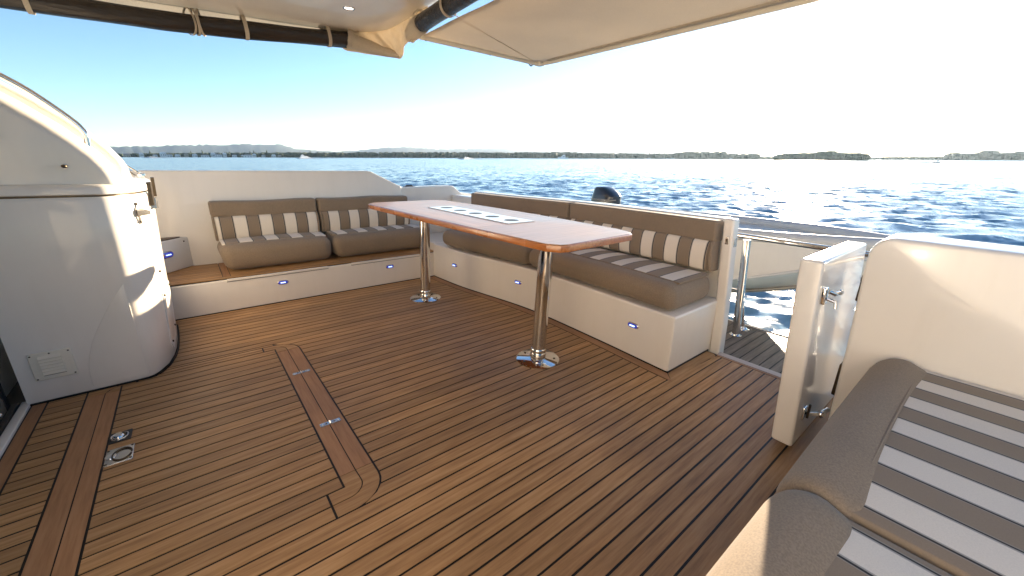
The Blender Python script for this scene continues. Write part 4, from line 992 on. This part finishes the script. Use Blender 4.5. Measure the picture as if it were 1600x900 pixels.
# boats
M['boat_white'] = mat('white boat paint', (.8, .8, .78), .3, coat=.5); M['boat_dark'] = mat('dark blue boat paint', (.03, .05, .09), .3, coat=.5); M['foam'] = canvas('white foam', (.92, .92, .92), .5)
def craft(name, label, cat, px, d, Lh, head, hullm, cabin, group=None):
    c = far(px, d); o = bpy.data.objects.new(name, None); COL.objects.link(o); o.location = c; o.rotation_euler = (0, 0, azim(px)-math.pi/2+(0 if head > 0 else math.pi)); props(o, label, cat, group)
    def part(nm, VF, m, sm=False):
        me = bpy.data.meshes.new(nm); me.from_pydata([tuple(v) for v in VF[0]], [], VF[1]); me.materials.append(m); q = bpy.data.objects.new(nm, me); COL.objects.link(q); q.parent = o
        if sm: me.shade_smooth()
        return q
    rings = []
    for t in np.linspace(0, 1, 9):
        x = -Lh/2+Lh*t; w_ = Lh*.15*(1-max(0, (t-.5)/.5)**2.4)+.02; sh = Lh*(.11+.05*t*t); k0 = -.2+Lh*.08*max(0, t-.6)/.4
        rings.append([(x, -w_, sh), (x, -w_*.85, k0+.1), (x, 0, k0-.1), (x, w_*.85, k0+.1), (x, w_, sh)])
    part('hull', loft(rings), hullm)
    if cabin >= 1:
        b = Lh*.11; part('cabin', loft([[(x, -b, Lh*.13), (x, b, Lh*.13), (x, b*.8, z), (x, -b*.8, z)] for x, z in ((-Lh*.2, Lh*.27), (Lh*.12, Lh*.27), (Lh*.22, Lh*.14))]), M['boat_white'])
        part('window', join(box(-Lh*.16, Lh*.08, -b*1.0, b*1.0, Lh*.18, Lh*.235)), M['window'])
    if cabin >= 2:
        part('flybridge', join(box(-Lh*.18, Lh*.06, -b*.8, b*.8, Lh*.272, Lh*.34)), M['boat_white']); part('canopy', box(-Lh*.2, Lh*.06, -b*.8, b*.8, Lh*.42, Lh*.435), M['boat_white'])
        part('mast', tube([(-Lh*.05, 0, Lh*.34), (-Lh*.05, 0, Lh*.52)], .06, 6), M['boat_dark']); part('railing', tube([(Lh*.2, -b, Lh*.2), (Lh*.45, 0, Lh*.24)], .04, 5), M['boat_dark'])
    if cabin == 0:
        part('seat', box(-Lh*.2, Lh*.05, -Lh*.06, Lh*.06, Lh*.12, Lh*.2), M['boat_white']); part('windscreen', loft([[(Lh*.08, -Lh*.08, Lh*.13), (Lh*.08, Lh*.08, Lh*.13)], [(Lh*.02, -Lh*.07, Lh*.24), (Lh*.02, Lh*.07, Lh*.24)]], cap=False), M['window'])
    return o
def wake(px, d, Lw, side_, hgt, label, w0=1.2):
    """spray plume and spreading foam behind a moving boat, heading left or right in the picture"""
    c = far(px, d); a = azim(px)-math.pi/2; V = []; Fc = []; rs = random.Random(int(px))
    n = 46; m_ = 9
    for i in range(n):
        t = i/(n-1); x = Lw*t; hh = hgt*(min(1, t/.05)*max(0, 1-t/.30)**1.3)+.55*(1-t)
        for j in range(m_):
            s_ = j/(m_-1)*2-1; wv = w0*(.35+1.2*t)
            z = hh*(1-s_*s_)*rs.uniform(.6, 1.15)+.05
            V.append((side_*x, s_*wv, z))
    for i in range(n-1):
        for j in range(m_-1): q = i*m_+j; Fc.append((q, q+1, q+1+m_, q+m_))
    ca, sa = math.cos(a), math.sin(a)
    V = [(c.x+x*ca-y*sa, c.y+x*sa+y*ca, SEA+z) for x, y, z in V]
    wobj('wake', V, Fc, M['foam'], label, None, None, 'stuff')
craft('motor_boat', 'small white motor boat throwing a wake in front of the town', 'boat', 230, 560, 6.0, -1, M['boat_white'], 0)
wake(231, 560, 34, 1, 1.6, 'white wake behind the boat in front of the town', .9)
craft('motor_boat', 'white speedboat half hidden in a tall plume of spray', 'boat', 467, 470, 5.0, -1, M['boat_white'], 0)
wake(468, 468, 44, 1, 4.6, 'tall white plume behind the speedboat left of the middle', 1.0)
craft('motor_boat', 'dark speedboat heading left with a long low wake', 'boat', 720, 420, 6.2, -1, M['boat_dark'], 0)
wake(724, 420, 48, 1, 2.6, 'long low wake behind the dark speedboat', 1.0)
craft('motor_cruiser', 'white two decked motor cruiser moored before the woods', 'boat', 880, 760, 19, -1, M['boat_white'], 2)
craft('motor_boat', 'tiny white moored boat below the slender pines, left one', 'boat', 1014, 850, 7.5, 1, M['boat_white'], 1)
craft('motor_boat', 'pair of moored boats before the far woods, its left hull', 'boat', 1043, 850, 7.0, 1, M['boat_white'], 1)
craft('motor_boat', 'pair of moored boats before the far woods, its right hull', 'boat', 1051, 845, 7.5, -1, M['boat_white'], 1)
craft('motor_boat', 'small white boat near the end of the woods, left of the island', 'boat', 1142, 850, 7.5, 1, M['boat_white'], 1)
jk = craft('jet_ski', 'distant jet ski with a seated rider at the right', 'jet ski', 1466, 330, 3.0, 1, M['boat_dark'], -1)
c = far(1467, 330)
bm = bmesh.new(); sk = [(0, 0, .75), (.05, 0, 1.2), (.12, 0, 1.5), (.15, 0, 1.72)]
rider = tube([(0, 0, 0), (.05, 0, .45), (.15, 0, .75), (.18, 0, .86), (.2, 0, 1.0), (.2, 0, 1.12)], .2, 10, [.22, .24, .2, .09, .13, .05])
for s_ in (-1, 1):
    rider = join(rider, tube([(.12, .18*s_, .68), (.35, .24*s_, .45), (.6, .16*s_, .42)], .05, 6), tube([(0, .14*s_, .05), (.42, .22*s_, .08), (.4, .22*s_, -.38)], .08, 6))
a = azim(1466)-math.pi/2
wobj('person', [(c.x+(v[0]*math.cos(a)-v[1]*math.sin(a)), c.y+(v[0]*math.sin(a)+v[1]*math.cos(a)), SEA+.62+v[2]) for v in rider[0]], rider[1], M['boat_dark'], 'person in dark clothing sitting on the distant jet ski', 'person')
wake(1464, 330, 14, -1, .8, 'white wake behind the jet ski', .7)

# ================================================================== HAZE
HAZE = True
if HAZE:
    hz = bpy.data.materials.new('pale evening haze'); hz.use_nodes = True; t_ = hz.node_tree
    for n in list(t_.nodes):
        if n.type != 'OUTPUT_MATERIAL': t_.nodes.remove(n)
    pv = t_.nodes.new('ShaderNodeVolumePrincipled'); pv.inputs['Color'].default_value = (.62, .80, 1, 1); pv.inputs['Density'].default_value = 6e-5; pv.inputs['Anisotropy'].default_value = .5
    t_.links.new(pv.outputs[0], [n for n in t_.nodes if n.type == 'OUTPUT_MATERIAL'][0].inputs['Volume'])
    V, Fc = box(-9000, 9000, -9000, 9000, SEA-4, 190)
    me = bpy.data.meshes.new('haze'); me.from_pydata(V, [], Fc); bmx = bmesh.new(); bmx.from_mesh(me); bmesh.ops.recalc_face_normals(bmx, faces=bmx.faces); bmx.to_mesh(me); bmx.free(); me.materials.append(hz); o = bpy.data.objects.new('haze', me); COL.objects.link(o); o['kind'] = 'stuff'; o['label'] = 'pale sea haze over the bay'
